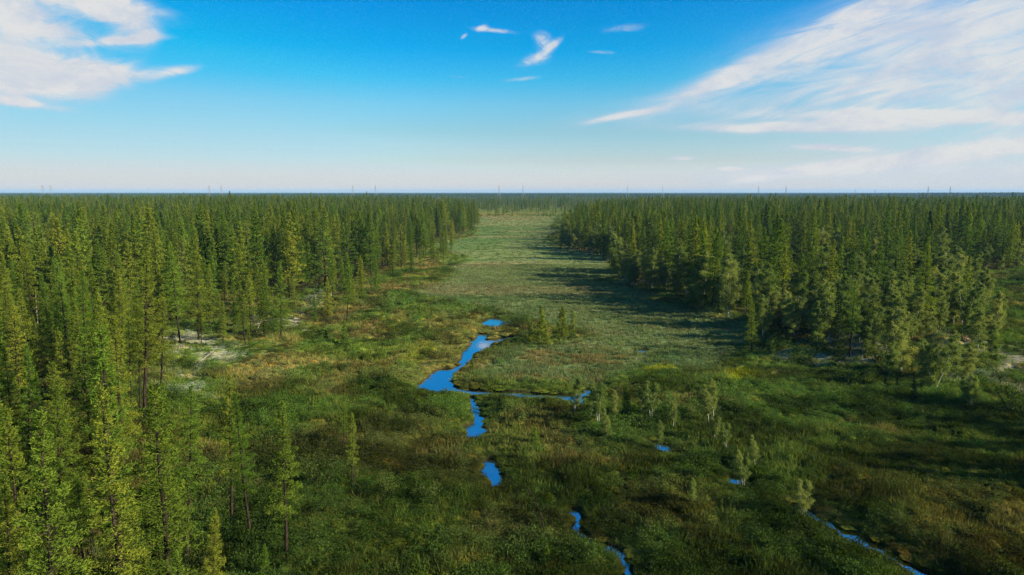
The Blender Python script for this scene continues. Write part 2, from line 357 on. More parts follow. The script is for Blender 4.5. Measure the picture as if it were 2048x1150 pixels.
# ------------------------------------------------------------------ materials
def new_mat(name):
    m = bpy.data.materials.new(name); m.use_nodes = True; m.node_tree.nodes.clear(); return m, NB(m.node_tree)
def finish(m, B, shader):
    o = B.n('ShaderNodeOutputMaterial'); m.node_tree.links.new(shader, o.inputs[0]); return m
def leaf_shader(B, col, trans=.35):
    d = B.n('ShaderNodeBsdfDiffuse'); B.put(d.inputs[0], col)
    t = B.n('ShaderNodeBsdfTranslucent'); B.put(t.inputs[0], B.mix(1., col, (1.0, 1.0, .55), 'MULTIPLY'))
    x = B.n('ShaderNodeMixShader'); x.inputs[0].default_value = trans
    B.t.links.new(d.outputs[0], x.inputs[1]); B.t.links.new(t.outputs[0], x.inputs[2]); return x.outputs[0]
def foliage(name, a, b, dark, trans=.35):
    m, B = new_mat(name)
    oi = B.n('ShaderNodeObjectInfo'); at_ = B.n('ShaderNodeAttribute', attribute_name='tone')
    c = B.mix(B.ss(oi.outputs['Random'], .05, .95), a, b)
    c = B.mix(1., c, B.mix(B.m('FRACT', B.m('MULTIPLY', oi.outputs['Random'], 7.31)), (.62, .70, .66), (1.22, 1.15, 1.1)), 'MULTIPLY')
    c = B.mix(B.ss(at_.outputs['Fac'], .0, .55), dark, c)
    c = B.mix(B.ss(at_.outputs['Fac'], .75, 1.), c, B.mix(1., c, (1.3, 1.2, .9), 'MULTIPLY'))
    return finish(m, B, leaf_shader(B, c, trans))
M_LARCH = foliage('larch_needles', (.122, .215, .028), (.205, .245, .032), (.066, .112, .014), .42)
M_PINE = foliage('pine_needles', (.100, .175, .032), (.150, .195, .038), (.055, .095, .018), .3)
M_SPRUCE = foliage('spruce_needles', (.022, .050, .014), (.040, .065, .018), (.014, .028, .008), .15)
M_BIRCHL = foliage('birch_leaves', (.175, .245, .060), (.245, .285, .085), (.115, .165, .038), .48)
M_WILLOW = foliage('willow_leaves', (.060, .110, .022), (.090, .125, .030), (.035, .060, .012), .35)
def bark(name, a, b, sc_=9.):
    m, B = new_mat(name); g = B.n('ShaderNodeTexCoord')
    mp = B.n('ShaderNodeMapping'); mp.inputs['Scale'].default_value = (1, 1, .25); m.node_tree.links.new(g.outputs['Object'], mp.inputs[0])
    n = B.noise(mp.outputs[0], sc_, 5., .65)
    d = B.n('ShaderNodeBsdfDiffuse'); B.put(d.inputs[0], B.mix(B.ss(n, .38, .62), a, b)); return finish(m, B, d.outputs[0])
M_BARK = bark('larch_bark', (.014, .011, .009), (.045, .034, .026))
M_DEAD = bark('dead_wood', (.16, .14, .12), (.38, .35, .31))
def birch_bark():
    m, B = new_mat('birch_bark'); g = B.n('ShaderNodeTexCoord')
    mp = B.n('ShaderNodeMapping'); mp.inputs['Scale'].default_value = (1, 1, 3.5); m.node_tree.links.new(g.outputs['Object'], mp.inputs[0])
    n = B.noise(mp.outputs[0], 2.2, 4., .6)
    d = B.n('ShaderNodeBsdfDiffuse'); B.put(d.inputs[0], B.mix(B.ss(n, .58, .66), (.44, .42, .38), (.06, .05, .045))); return finish(m, B, d.outputs[0])
M_BIRCHB = birch_bark()
def tinted(name, trans=.3):
    m, B = new_mat(name)
    a = B.n('ShaderNodeAttribute', attribute_name='tint'); a.attribute_type = 'INSTANCER'
    t = B.n('ShaderNodeAttribute', attribute_name='tone')
    c = B.mix(1., a.outputs['Color'], B.mix(t.outputs['Fac'], (.62, .66, .6), (1.30, 1.25, 1.15)), 'MULTIPLY')
    return finish(m, B, leaf_shader(B, c, trans))
M_COVER = tinted('ground_cover')
def ground_mat():
    m, B = new_mat('bog_ground')
    a = B.n('ShaderNodeAttribute', attribute_name='cover')
    g = B.n('ShaderNodeNewGeometry')
    n1 = B.noise(g.outputs['Position'], 2.6, 6., .65); n2 = B.noise(g.outputs['Position'], .35, 5., .6)
    mp = B.n('ShaderNodeMapping'); mp.inputs['Scale'].default_value = (.03, .05, 0); m.node_tree.links.new(g.outputs['Position'], mp.inputs[0])
    n3 = B.noise(mp.outputs[0], 1.0, 6., .6, .6)
    c = B.mix(1., a.outputs['Color'], B.mix(B.ss(n1, .3, .7), (.5, .5, .46), (1.25, 1.25, 1.2)), 'MULTIPLY')
    c = B.mix(1., c, B.mix(B.ss(n2, .35, .65), (.8, .85, .8), (1.15, 1.1, 1.05)), 'MULTIPLY')
    c = B.mix(1., c, B.mix(B.ss(n3, .38, .62), (.85, .95, .88), (1.12, 1.04, 1.0)), 'MULTIPLY')
    bmp = B.n('ShaderNodeBump'); bmp.inputs['Strength'].default_value = .9; bmp.inputs['Distance'].default_value = .18
    m.node_tree.links.new(n1, bmp.inputs['Height'])
    d = B.n('ShaderNodeBsdfDiffuse'); d.inputs['Roughness'].default_value = .8; B.put(d.inputs[0], c); m.node_tree.links.new(bmp.outputs[0], d.inputs['Normal'])
    return finish(m, B, d.outputs[0])
M_GROUND = ground_mat()
def water_mat():
    m, B = new_mat('peat_water')
    g = B.n('ShaderNodeNewGeometry')
    n = B.noise(g.outputs['Position'], 1.6, 3., .5)
    bmp = B.n('ShaderNodeBump'); bmp.inputs['Strength'].default_value = .04; bmp.inputs['Distance'].default_value = .05
    m.node_tree.links.new(n, bmp.inputs['Height'])
    p = B.n('ShaderNodeBsdfGlossy'); p.inputs['Roughness'].default_value = .03; B.put(p.inputs[0], (.95, .95, .95)); m.node_tree.links.new(bmp.outputs[0], p.inputs['Normal'])
    d = B.n('ShaderNodeBsdfDiffuse'); B.put(d.inputs[0], (.012, .014, .012))
    lw = B.n('ShaderNodeFresnel'); lw.inputs[0].default_value = 25.0
    x = B.n('ShaderNodeMixShader'); m.node_tree.links.new(lw.outputs[0], x.inputs[0]); m.node_tree.links.new(d.outputs[0], x.inputs[1]); m.node_tree.links.new(p.outputs[0], x.inputs[2])
    return finish(m, B, x.outputs[0])
M_WATER = water_mat()
def steel_mat():
    m, B = new_mat('galvanised_steel'); p = B.n('ShaderNodeBsdfPrincipled')
    B.put(p.inputs['Base Color'], (.22, .22, .23)); p.inputs['Metallic'].default_value = .3; p.inputs['Roughness'].default_value = .6
    return finish(m, B, p.outputs[0])
M_STEEL = steel_mat()

def tag(o, label=None, cat=None, group=None, kind=None):
    if label: o['label'] = label
    if cat: o['category'] = cat
    if group: o['group'] = group
    if kind: o['kind'] = kind
    return o
def obj(name, me, parent=None):
    o = bpy.data.objects.new(name, me); COL.objects.link(o); o.parent = parent; return o

# ------------------------------------------------------------------ ground sheet
def axis(fine0, fine1, step, grow, lo, hi):
    mid = list(np.arange(fine0, fine1 + 1e-6, step))
    a = []; p, s_ = fine1, step
    while p < hi: s_ = step + grow * (p - fine1); p += s_; a.append(p)
    b = []; p = fine0
    while p > lo: s_ = step + grow * (fine0 - p); p -= s_; b.append(p)
    return np.array(b[::-1] + mid + a)
gx = axis(-14, 27, .25, .035, -15000, 15000); gy = axis(24, 106, .25, .026, -400, 16000)
X, Y = np.meshgrid(gx, gy); xf, yf = X.ravel(), Y.ravel()
wd = water_d(xf, yf)
zf = ground_z(xf, yf, wd)
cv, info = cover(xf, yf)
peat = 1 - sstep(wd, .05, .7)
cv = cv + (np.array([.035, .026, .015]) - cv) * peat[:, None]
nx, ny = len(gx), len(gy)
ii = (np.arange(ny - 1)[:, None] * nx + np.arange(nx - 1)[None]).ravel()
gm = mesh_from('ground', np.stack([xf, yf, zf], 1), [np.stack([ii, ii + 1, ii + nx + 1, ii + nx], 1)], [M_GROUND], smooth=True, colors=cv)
tag(obj('ground', gm), kind='structure')

# water lies under the bog and shows wherever the ground opens
def sheet(name, pts, z, mat):
    V = np.array([(x, y, z) for x, y in pts]); me = bpy.data.meshes.new(name)
    me.from_pydata([tuple(v) for v in V], [], [list(range(len(V)))]); me.materials.append(mat); me.update(); return obj(name, me)
tag(sheet('water', [(-16, 26), (30, 26), (30, 118), (-16, 118)], WZ, M_WATER), kind='structure')
def blob(px, py, rx, ry, n=14):
    pts = []
    for k in range(n):
        a = 2 * math.pi * k / n; r = 1 + .25 * math.sin(3 * a + px) + .15 * math.sin(5 * a + py)
        pts.append(at(px + rx * math.cos(a) * r, py - ry * math.sin(a) * r))
    return pts
for (px, py, rx, ry) in [(1070, 518, 5, .9), (1070, 561, 8, 1.0), (1975, 401, 24, .9), (2035, 401, 16, .8), (1400, 405.5, 3, .6), (1432, 405.5, 4, .6), (1468, 405, 3, .5), (460, 394.5, 50, .7), (530, 396, 40, .6), (1210, 399, 14, .5)]:
    pts = blob(px, py, rx, ry)
    zz = float(ground_z(np.array([p[0] for p in pts]), np.array([p[1] for p in pts]), np.full(len(pts), 50.)).max()) + .03
    tag(sheet('pond', pts, zz, M_WATER), kind='structure')

# ------------------------------------------------------------------ tree kinds
def larch(seed, h, cb, Rm, nb, dens=50., droop=0., ll=.27, lw=.075, mat=None, prof=.8, clump=False, trunk_r=.009, brk=None):
    rng = np.random.default_rng(seed); mat = mat or M_LARCH
    tb = Buf(); k = 12; zs = np.linspace(-.3, h, k)
    wx = np.cumsum(rng.normal(0, .025, k)) * h / 12; wy = np.cumsum(rng.normal(0, .025, k)) * h / 12; wx -= wx[1]; wy -= wy[1]
    P = np.stack([wx, wy, zs], 1); tr = h * trunk_r
    tb.tube(P, tr * (1 - np.clip(zs / h, 0, 1)) ** .8 + .012, 7)
    bb = Buf(); cb_ = Buf()
    for b in range(nb):
        t = cb + (1 - cb) * ((b + rng.random()) / nb) ** .95
        if t > .985: t = .985
        z = t * h; base = np.array([np.interp(z, zs, wx), np.interp(z, zs, wy), z])
        q = (1 - t) / (1 - cb)
        L = Rm * (q ** prof) * (.45 + .55 * min(1, (t - cb) / .12 + .25)) * rng.uniform(.5, 1.2) + .10
        if rng.random() < .07: L *= 1.35
        az = b * 2.39996 + rng.normal(0, .5)
        sl = R(-14 + droop + 48 * (t - cb) / (1 - cb) + rng.normal(0, 7))
        d = np.array([math.cos(az), math.sin(az), 0]); lat = np.array([-d[1], d[0], 0])
        def path(s): s = np.asarray(s)[:, None]; return base + d * L * s * math.cos(sl) + np.array([0, 0, 1.]) * L * (math.sin(sl) * s - .16 * s ** 2 + .12 * s ** 3)
        s4 = np.linspace(0, 1, 4); bb.tube(path(s4), (.008 + .014 * L) * np.array([1, .7, .45, .15]), 3)
        n = int(6 + dens * L * rng.uniform(.7, 1.2))
        s = rng.random(n) ** (.55 if not clump else .3) * .95 + .07
        c = path(s) + lat * (rng.normal(0, 1, n) * (.06 + L * .17 * (1.1 - .6 * s)))[:, None]
        c[:, 2] += rng.normal(-.02, .055 + .02 * L, n)
        D = d * rng.uniform(.1, 1, n)[:, None] + lat * rng.normal(0, .6, n)[:, None] + rng.normal(0, .35, (n, 3)); D[:, 2] += .25
        cl = rng.uniform(.2, .9)
        cb_.leaves(c, D, rng.uniform(.6, 1.25, n) * ll, rng.uniform(.7, 1.3, n) * lw, np.clip(cl + rng.normal(0, .18, n), 0, 1), rng)
    n = 40; zt = h - rng.random(n) ** 1.5 * h * .07
    c = np.stack([np.interp(zt, zs, wx) + rng.normal(0, .05, n), np.interp(zt, zs, wy) + rng.normal(0, .05, n), zt + .05], 1)
    cb_.leaves(c, rng.normal(0, .4, (n, 3)) + np.array([0, 0, 1.]), np.full(n, ll * .9), np.full(n, lw), np.full(n, .6), rng)
    return dict(h=h, parts=[('trunk', tb.mesh('trunk', brk or M_BARK, True)), ('branches', bb.mesh('branches', brk or M_BARK)), ('crown', cb_.mesh('crown', mat))])

def birch(seed, h, stems, Rm, nl=480, leaf=.19, crown0=.12, mat=None, brk=None, bare=0.):
    rng = np.random.default_rng(seed); tb = Buf(); bb = Buf(); cb_ = Buf(); mat = mat or M_BIRCHL; brk = brk or M_BIRCHB
    for sidx in range(stems):
        a = rng.uniform(0, 6.28); lean = rng.uniform(.02, .10) if stems == 1 else rng.uniform(.10, .24)
        hs = h * (1 if sidx == 0 else rng.uniform(.7, .97)); k = 9; u = np.linspace(-.03, 1, k)
        wob = np.cumsum(rng.normal(0, .012, (k, 2)), 0) * hs; wob -= wob[0]
        P = np.stack([math.cos(a) * (lean * hs * u ** 1.2 * np.sign(np.maximum(u, 0)) if 0 else lean * hs * np.maximum(u, 0) ** 1.2) + wob[:, 0] + .12 * math.cos(a) * (stems > 1),
                      math.sin(a) * lean * hs * np.maximum(u, 0) ** 1.2 + wob[:, 1] + .12 * math.sin(a) * (stems > 1), hs * u], 1)
        tb.tube(P, (.0075 if stems == 1 else .0065) * h * (1 - np.clip(u, 0, 1)) ** .75 + .012, 6)
        nb = int(30 / max(1, stems ** .55))
        for b in range(nb):
            t = crown0 + (1 - crown0) * (b + rng.random()) / nb; t = min(t, .98)
            base = np.array([np.interp(t, u, P[:, i]) for i in range(3)])
            q = (t - crown0) / (1 - crown0); pr = math.sin(math.pi * min(1, .22 + .80 * q)) ** .7
            L = Rm * pr * rng.uniform(.5, 1.1) + .15; az = b * 2.4 + rng.normal(0, .6); sl = R(rng.uniform(25, 60))
            d = np.array([math.cos(az) * math.cos(sl), math.sin(az) * math.cos(sl), math.sin(sl)])
            s = np.linspace(0, 1, 4)[:, None]; pth = base + d * L * s + np.array([0, 0, -.18]) * L * s ** 2
            bb.tube(pth, (.006 + .011 * L) * np.array([1, .7, .4, .15]), 3)
            n = int(nl * rng.uniform(.5, 1.2) * (1 - bare) * (.4 + .6 * min(L / Rm, 1)))
            ss_ = rng.random(n) ** .6 * .85 + .25
            c = base + d * (L * ss_)[:, None] + np.array([0, 0, -.18]) * (L * ss_ ** 2)[:, None] + rng.normal(0, 1, (n, 3)) * np.array([.26, .26, .22]) * (.35 + .4 * L)
            D = rng.normal(0, 1, (n, 3)); D[:, 2] -= .4
            cb_.leaves(c, D, rng.uniform(.7, 1.25, n) * leaf, rng.uniform(.6, 1.1, n) * leaf * .72, np.clip(rng.uniform(.25, .85) + rng.normal(0, .18, n), 0, 1), rng)
    return dict(h=h, parts=[('trunk', tb.mesh('trunk', brk, True)), ('branches', bb.mesh('branches', brk if brk is not M_BIRCHB else M_BARK)), ('crown', cb_.mesh('crown', mat))])

def bush(seed, h, rad, n=900, leaf=.12):
    rng = np.random.default_rng(seed); bb = Buf(); cb_ = Buf()
    for k in range(11):
        a = rng.uniform(0, 6.28); r = rad * rng.uniform(.2, .85); hh = h * rng.uniform(.55, .95)
        s = np.linspace(0, 1, 5); P = np.stack([math.cos(a) * (.1 + r * s ** .8), math.sin(a) * (.1 + r * s ** .8), hh * s - .1], 1)
        bb.tube(P, .022 * (1 - .8 * s) + .004, 4)
        m = n // 11; t = rng.random(m) ** .6 * .75 + .3
        c = np.stack([math.cos(a) * r * t ** .8, math.sin(a) * r * t ** .8, hh * t], 1) + rng.normal(0, 1, (m, 3)) * np.array([.27, .27, .17]) * rad * .8
        c[:, 2] = np.maximum(c[:, 2], .03)
        cb_.leaves(c, rng.normal(0, 1, (m, 3)), rng.uniform(.7, 1.3, m) * leaf, rng.uniform(.6, 1.1, m) * leaf * .6, np.clip(rng.uniform(.3, .8) + rng.normal(0, .2, m), 0, 1), rng)
    return dict(h=h, parts=[('stems', bb.mesh('stems', M_BARK)), ('foliage', cb_.mesh('foliage', M_WILLOW))])

def snag(seed, h, nb=12, bend=.0, mat=None):
    rng = np.random.default_rng(seed); tb = Buf(); brs = []; zs = np.linspace(-.2, h, 9)
    P = np.stack([bend * h * (np.maximum(zs, 0) / h) ** 2, np.cumsum(rng.normal(0, .02, 9)), zs], 1); P[:, 1] -= P[0, 1]
    tb.tube(P, h * .010 * (1 - np.clip(zs / h, 0, 1)) ** .8 + .018, 6)
    for b in range(nb):
        z = h * rng.uniform(.3, .95); a = rng.uniform(0, 6.28); L = rng.uniform(.2, .8)
        base = np.array([np.interp(z, zs, P[:, 0]), np.interp(z, zs, P[:, 1]), z]); s = np.linspace(0, 1, 3)[:, None]
        bb = Buf(); bb.tube(base + np.array([math.cos(a), math.sin(a), -.1]) * L * s, np.array([.018, .012, .005]), 3); brs.append(('branch', bb.mesh('branch', mat or M_BARK)))
    return dict(h=h, parts=[('trunk', tb.mesh('trunk', mat or M_BARK, True))] + brs)

LARCH = [larch(10, 13, .18, 2.1, 100, 50, 0, .29, .10), larch(11, 14, .26, 1.9, 100, 50, 0, .29, .10), larch(12, 12, .12, 2.25, 105, 50, 0, .29, .10), larch(13, 15, .34, 2.0, 92, 46, 0, .29, .10),
         larch(14, 13, .22, 1.6, 96, 50, 0, .30, .11), larch(15, 14, .16, 2.5, 108, 46, 0, .29, .10), larch(16, 12, .34, 1.4, 80, 42, 0, .28, .11), larch(17, 13, .08, 1.9, 110, 50, 0, .29, .10)]
LARCH_NEAR = [larch(20, 13, .20, 1.65, 108, 135, 0, .18, .040), larch(21, 14, .34, 1.45, 96, 120, 0, .18, .040), larch(22, 12, .14, 1.75, 112, 130, 0, .18, .040),
              larch(23, 15, .42, 1.6, 90, 115, 0, .18, .040), larch(24, 10, .28, 1.1, 84, 120, 0, .17, .04), larch(25, 14, .22, 1.9, 104, 120, 0, .18, .040), larch(26, 10, .34, 1.0, 70, 95, 0, .17, .04), larch(27, 13, .10, 1.5, 110, 130, 0, .18, .040)]
YOUNG = [larch(30, 4, .06, 1.05, 62, 95, 10, .19, .06, prof=.9), larch(31, 5, .08, 1.0, 68, 95, 8, .19, .06, prof=.9), larch(32, 3, .05, .75, 50, 95, 12, .17, .055, prof=.9)]
PINE = [larch(40, 13, .22, 2.5, 80, 46, -4, .28, .075, M_PINE, .50, True, .013), larch(41, 12, .25, 2.2, 76, 48, -4, .28, .075, M_PINE, .55, True, .013)]
SPRUCE = [larch(50, 12, .05, 1.45, 130, 56, -14, .24, .075, M_SPRUCE, .95), larch(51, 9, .04, 1.15, 110, 60, -14, .22, .07, M_SPRUCE, .95)]
BIRCHES = [birch(60, 9, 1, 1.9, 640, .155), birch(61, 9, 2, 1.8, 600, .155), birch(62, 9, 3, 1.8, 560, .155), birch(63, 8, 4, 1.9, 560, .155), birch(64, 8, 1, 1.7, 560, .15)]
THINBIRCH = [birch(66, 6, 1, .9, 330, .12, .22), birch(67, 6, 2, .85, 300, .12, .24), birch(68, 7, 1, .95, 300, .12, .26)]
BUSHES = [bush(70, 1.6, 1.3), bush(71, 1.2, 1.2), bush(72, 2.2, 1.5, 1200)]
def young_as(o): return o

def place(name, proto, x, y, z, h, rot, label, cat, group=None, lean=0., wide=1.):
    e = bpy.data.objects.new(name, None); COL.objects.link(e); e.empty_display_size = .3
    s_ = h / proto['h']; e.location = (x, y, z - .02); e.scale = (s_ * wide, s_ * wide, s_); e.rotation_mode = 'XYZ'
    e.rotation_euler = (0, lean, 0) if abs(rot) < 1e-6 else (0, lean, 0)
    tag(e, label, cat, group)
    for nm, me in proto['parts']:
        o = bpy.data.objects.new(nm, me); COL.objects.link(o)
        if nm == 'branches': o.parent = trunk_o
        else: o.parent = e; o.rotation_euler = (0, 0, rot)
        if nm == 'trunk': trunk_o = o
        if nm in ('branches', 'stems'): o['kind'] = 'stuff'
    return e

KINDS = {'L': ('larch_tree', 'larch', LARCH), 'Y': ('young_larch', 'young larch', YOUNG), 'P': ('pine_tree', 'pine', PINE), 'S': ('spruce_tree', 'spruce', SPRUCE),
         'B': ('birch_tree', 'birch', BIRCHES), 'T': ('birch_tree', 'birch', THINBIRCH), 'W': ('willow_bush', 'bush', BUSHES)}
GROUPS = {'L': 'larches of the taiga', 'Y': 'young larches on the bog', 'P': 'pines in the right forest', 'S': 'spruces', 'B': 'birches', 'T': 'birches', 'W': 'willow bushes'}
# kind, variant, crown top (x, y) and foot (x, y) in the photograph, label
HAND = [
 ('L',6,456,754,464,1055,'slim larch, left of a close pair on the open bog, lower left'),
 ('L',1,474,786,502,1087,'leaning larch, right of a close pair on the open bog, lower left'),
 ('L',4,564,817,573,1128,'lone slim larch with dark trunk, right of the leaning pair, lower left'),
 ('L',6,687,786,686,906,'sparse small larch, farther of two thin ones mid-bog left of the stream'),
 ('L',6,704,836,705,988,'thin nearly bare larch, nearer of two thin ones mid-bog left of the stream'),
 ('L',3,385,772,374,1132,'thick-footed larch at the edge of the lower left forest, left of the pair'),
 ('L',2,431,1020,425,1230,'low bushy larch whose foot is cut by the bottom edge, below the pair'),
 ('L',0,239,857,236,1165,'bright broad larch in the lower left forest with foot at the bottom edge'),
 ('L',5,118,768,114,1130,'broad yellow-green larch in the lower left forest, a quarter in from the left edge'),
 ('L',7,60,700,58,1010,'tall full larch near the left edge, above the lower left corner'),
 ('L',3,162,542,172,800,'tall wide-armed larch standing over the left forest with bare lower trunk'),
 ('L',3,274,591,281,833,'larch with bare dark trunk, leftmost of four beside the white lichen patch'),
 ('L',1,294,500,290,845,'tallest larch of the four with bare trunks beside the white lichen patch'),
 ('L',3,325,591,322,833,'larch with bare dark trunk, rightmost of four beside the white lichen patch'),
 ('L',6,262,640,265,843,'thin larch behind the four bare-trunked larches by the lichen patch'),
 ('L',4,401,608,403,692,'slim larch on the lichen edge, left one of two'),
 ('L',4,446,608,447,700,'small pointed larch on the lichen edge, right one of two'),
 ('L',0,419,529,419,667,'pointed larch at the front of the left forest above the lichen patch'),
 ('L',1,396,519,396,671,'slender larch at the front of the left forest, left of a pointed one'),
 ('L',4,449,525,449,608,'narrow larch against the dark forest front, above the lichen edge'),
 ('L',6,467,522,470,615,'narrow larch right beside another against the dark forest front'),
 ('L',0,499,512,500,620,'full larch at the dark forest front, left of the lone larch'),
 ('Y',1,472,608,472,657,'short larch before the dark front of the left forest'),
 ('L',2,561,528,562,682,'lone bright larch with short bare foot standing out before the left forest'),
 ('L',4,529,543,536,648,'slim dark-footed larch just left of the lone bright larch'),
 ('L',5,617,485,615,580,'broad dense larch at the left forest edge beside a small dark spruce'),
 ('S',1,639,540,639,577,'small dark spruce at the foot of a broad larch on the left forest edge'),
 ('L',4,683,523,688,573,'pale larch at the left forest edge, right of the small dark spruce'),
 ('L',1,704,533,693,648,'crooked larch leaning right on the straw-coloured bog'),
 ('L',2,751,516,752,584,'larch standing alone before the left forest at the start of the meadow'),
 ('L',4,808,482,809,540,'larch at the meadow end of the left forest, just out on the heath'),
 ('L',6,887,482,887,524,'single small larch out on the left margin of the long meadow'),
 ('L',0,820,445,819,516,'larch on the meadow corner of the left forest'),
 ('L',4,839,458,840,506,'slim larch right of the meadow corner of the left forest'),
 ('L',2,943,426,943,465,'last larch of the left forest tip reaching into the meadow'),
 ('Y',2,839,611,839,630,'tiny larch, leftmost of three dots on the left meadow margin'),
 ('Y',2,851,612,851,633,'tiny larch, middle of three dots on the left meadow margin'),
 ('Y',2,863,623,863,641,'tiny larch, rightmost of three dots on the left meadow margin'),
 ('Y',0,652,665,652,687,'small faint larch on the bog left of the crooked larch'),
 ('Y',1,688,641,688,690,'young larch in front of the crooked larch'),
 ('Y',1,529,1091,527,1170,'young bright larch at the bottom edge left of the lone slim larch'),
 ('Y',0,71,1085,71,1185,'young larch in the lower left corner'),
 ('Y',0,289,1096,289,1180,'young larch at the bottom edge inside the lower left forest'),
 ('Y',1,1083,616,1084,685,'young larch, tallest in the clump beside the upper pool'),
 ('Y',0,1125,614,1123,679,'bright young larch at the right end of the clump beside the upper pool'),
 ('Y',2,1093,655,1093,692,'low larch in front of the clump beside the upper pool'),
 ('Y',0,1064,650,1064,686,'short larch at the left end of the clump beside the upper pool'),
 ('T',0,1147,621,1149,666,'thin pale birch right of the larch clump beside the upper pool'),
 ('Y',2,1070,856,1069,897,'single narrow young larch on the green bog between the two stream arms'),
 ('Y',2,1093,1093,1093,1135,'small yellow-green larch at the bottom, below the bare leaning snag'),
 ('Y',2,945,716,945,745,'tiny larch on the right bank of the narrow pool'),
 ('T',0,1150,761,1149,834,'birch, leftmost of the row along the little stream'),
 ('T',1,1200,772,1198,856,'birch with two white stems, second in the row along the little stream'),
 ('Y',1,1254,768,1254,836,'leafy dark young larch between the birches of the stream row'),
 ('T',1,1304,765,1302,846,'white-stemmed birch right of the dark young larch in the stream row'),
 ('T',0,1213,822,1212,888,'birch standing in front of the stream row with a bare white foot'),
 ('T',0,1321,836,1321,901,'leafy birch rooted at the edge of the small blue pool'),
 ('T',2,1428,761,1427,843,'tall thin birch at the right end of the stream row, farther stem'),
 ('T',1,1434,833,1431,883,'short birch just in front of the tall thin birch of the stream row'),
 ('T',0,1478,900,1477,974,'thin birch beside a tiny pool, left of a small bushy one'),
 ('T',1,1489,918,1487,982,'small bushy birch beside a tiny pool'),
 ('T',0,1509,875,1509,936,'pale birch behind the pair at the tiny pool'),
 ('T',0,1386,966,1386,1023,'small single birch in the middle of the near bog'),
 ('T',1,1610,962,1608,1048,'birch with two thin stems at the head of the right-hand stream'),
 ('T',2,1183,790,1184,846,'faint thin birch between the first two of the stream row'),
 ('T',0,1230,780,1231,842,'thin birch just left of the dark young larch in the stream row'),
 ('T',2,1283,775,1284,838,'thin birch just right of the dark young larch in the stream row'),
 ('T',0,1415,775,1416,850,'thin white birch left of the tall thin birch at the row end'),
 ('T',2,1345,800,1346,862,'slender birch behind the dark willow bush of the small pool'),
 ('T',1,1452,850,1452,905,'faint birch right of the short birch at the row end'),
 ('T',0,1060,640,1061,676,'thin sapling inside the larch clump beside the upper pool'),
 ('T',2,1272,690,1272,722,'lone sapling on the pale meadow right of the larch clump'),
 ('B',0,1529,594,1527,680,'birch with white foot at the near left corner of the right forest'),
 ('Y',1,1515,570,1515,642,'narrow larch beside the corner birch of the right forest'),
 ('T',1,1544,682,1544,718,'low birch in shade in front of the corner birch of the right forest'),
 ('B',1,1592,590,1589,676,'birch in front of the right forest, right of the corner birch'),
 ('S',1,1676,572,1680,726,'narrow spruce in front of the pale birch thicket'),
 ('B',2,1710,580,1717,680,'pale wide birch of the thicket above the lichen bank'),
 ('B',3,1655,592,1658,690,'dense birch on the left side of the thicket above the lichen bank'),
 ('B',0,1771,638,1772,700,'small white-stemmed birch on the knoll, right of the pale thicket'),
 ('B',3,1802,651,1803,750,'low spreading birch on the slope below the knoll'),
 ('B',4,1825,628,1825,680,'short birch on the crest of the knoll'),
 ('B',3,1866,684,1866,764,'wide bushy birch right of the slope, beside pale lichen ground'),
 ('B',2,1880,604,1879,664,'round-crowned birch on the crest of the knoll'),
 ('B',1,1920,531,1927,652,'tall birch with dark twiggy top near the right end of the birch stand'),
 ('B',1,1958,540,1958,622,'birch at the far right end of the stand against the dark clearing'),
 ('B',0,1954,624,1956,698,'birch with thick white foot standing alone by the lichen clearing'),
 ('B',3,1941,753,1941,822,'spreading many-stemmed birch at the foot of the knoll, right'),
 ('S',1,1721,751,1720,786,'small spruce, leftmost in the shade under the knoll'),
 ('S',1,1770,741,1770,782,'small spruce in the shade under the knoll, second from the left'),
 ('S',1,1794,753,1794,784,'small spruce in the shade under the knoll, third from the left'),
 ('S',1,1828,750,1828,810,'tallest of the small spruces in the shade under the knoll'),
 ('P',0,1731,451,1735,560,'broad pine among the trees above the birch stand, leftmost'),
 ('P',0,1778,455,1781,548,'broad round-topped pine with visible trunk above the birch stand'),
 ('P',1,1832,473,1835,565,'layered pine above the birch stand, left of the last one'),
 ('P',1,1863,461,1864,562,'layered pine at the edge of the dark clearing, rightmost'),
 ('W',0,1335,815,1335,850,'dark rounded willow bush right of the white-stemmed birch of the stream row'),
 ('W',2,1352,868,1352,905,'dark willow bush on the right bank of the small blue pool'),
 ('W',1,1012,622,1012,640,'dark bush on the far bank of the upper pool'),
 ('W',0,1040,630,1040,656,'dark bush at the right end of the upper pool'),
 ('W',2,2030,752,2032,838,'large dark bush at the right edge of the picture'),
 ('W',2,775,955,775,1005,'olive willow bush left of the long near pool'),
 ('W',0,850,975,852,1015,'low willow bush right of the large olive one on the near bog'),
 ('W',2,640,915,640,985,'rounded willow bush left of the thin bare larch'),
]
hand_xy = []
def put_hand():
    for i, (k, v, tx, ty, bx, by, label) in enumerate(HAND):
        x, y, z = at_land(bx, by)
        d = ray(tx, ty); t = y / d[1]; tz = CAM_H + d[2] * t; txw = d[0] * t
        h = max(tz - z, .8); lean = math.atan2(txw - x, h)
        nm, cat, protos = KINDS[k]; protos = LARCH_NEAR if k == 'L' and y < 120 else protos; proto = protos[v % len(protos)]
        if k == 'W': h = max(.9, min(h, 3.5)); lean = 0
        gz = float(ground_z(np.array([x]), np.array([y]))[0]); gz = min(gz, z + .4)
        place(nm, proto, x, y, gz, h, (i * 2.1) % 6.28 + .1, label, cat, GROUPS[k], lean)
        hand_xy.append((x, y))
put_hand()
def single(name, parts, x, y, rot, label, cat, tilt=0.):
    z = float(ground_z(np.array([x]), np.array([y]))[0])
    e = bpy.data.objects.new(name, None); COL.objects.link(e); e.location = (x, y, z); e.rotation_euler = (tilt, 0, rot); tag(e, label, cat)
    for nm, me in parts: obj(nm, me, e)
    return e
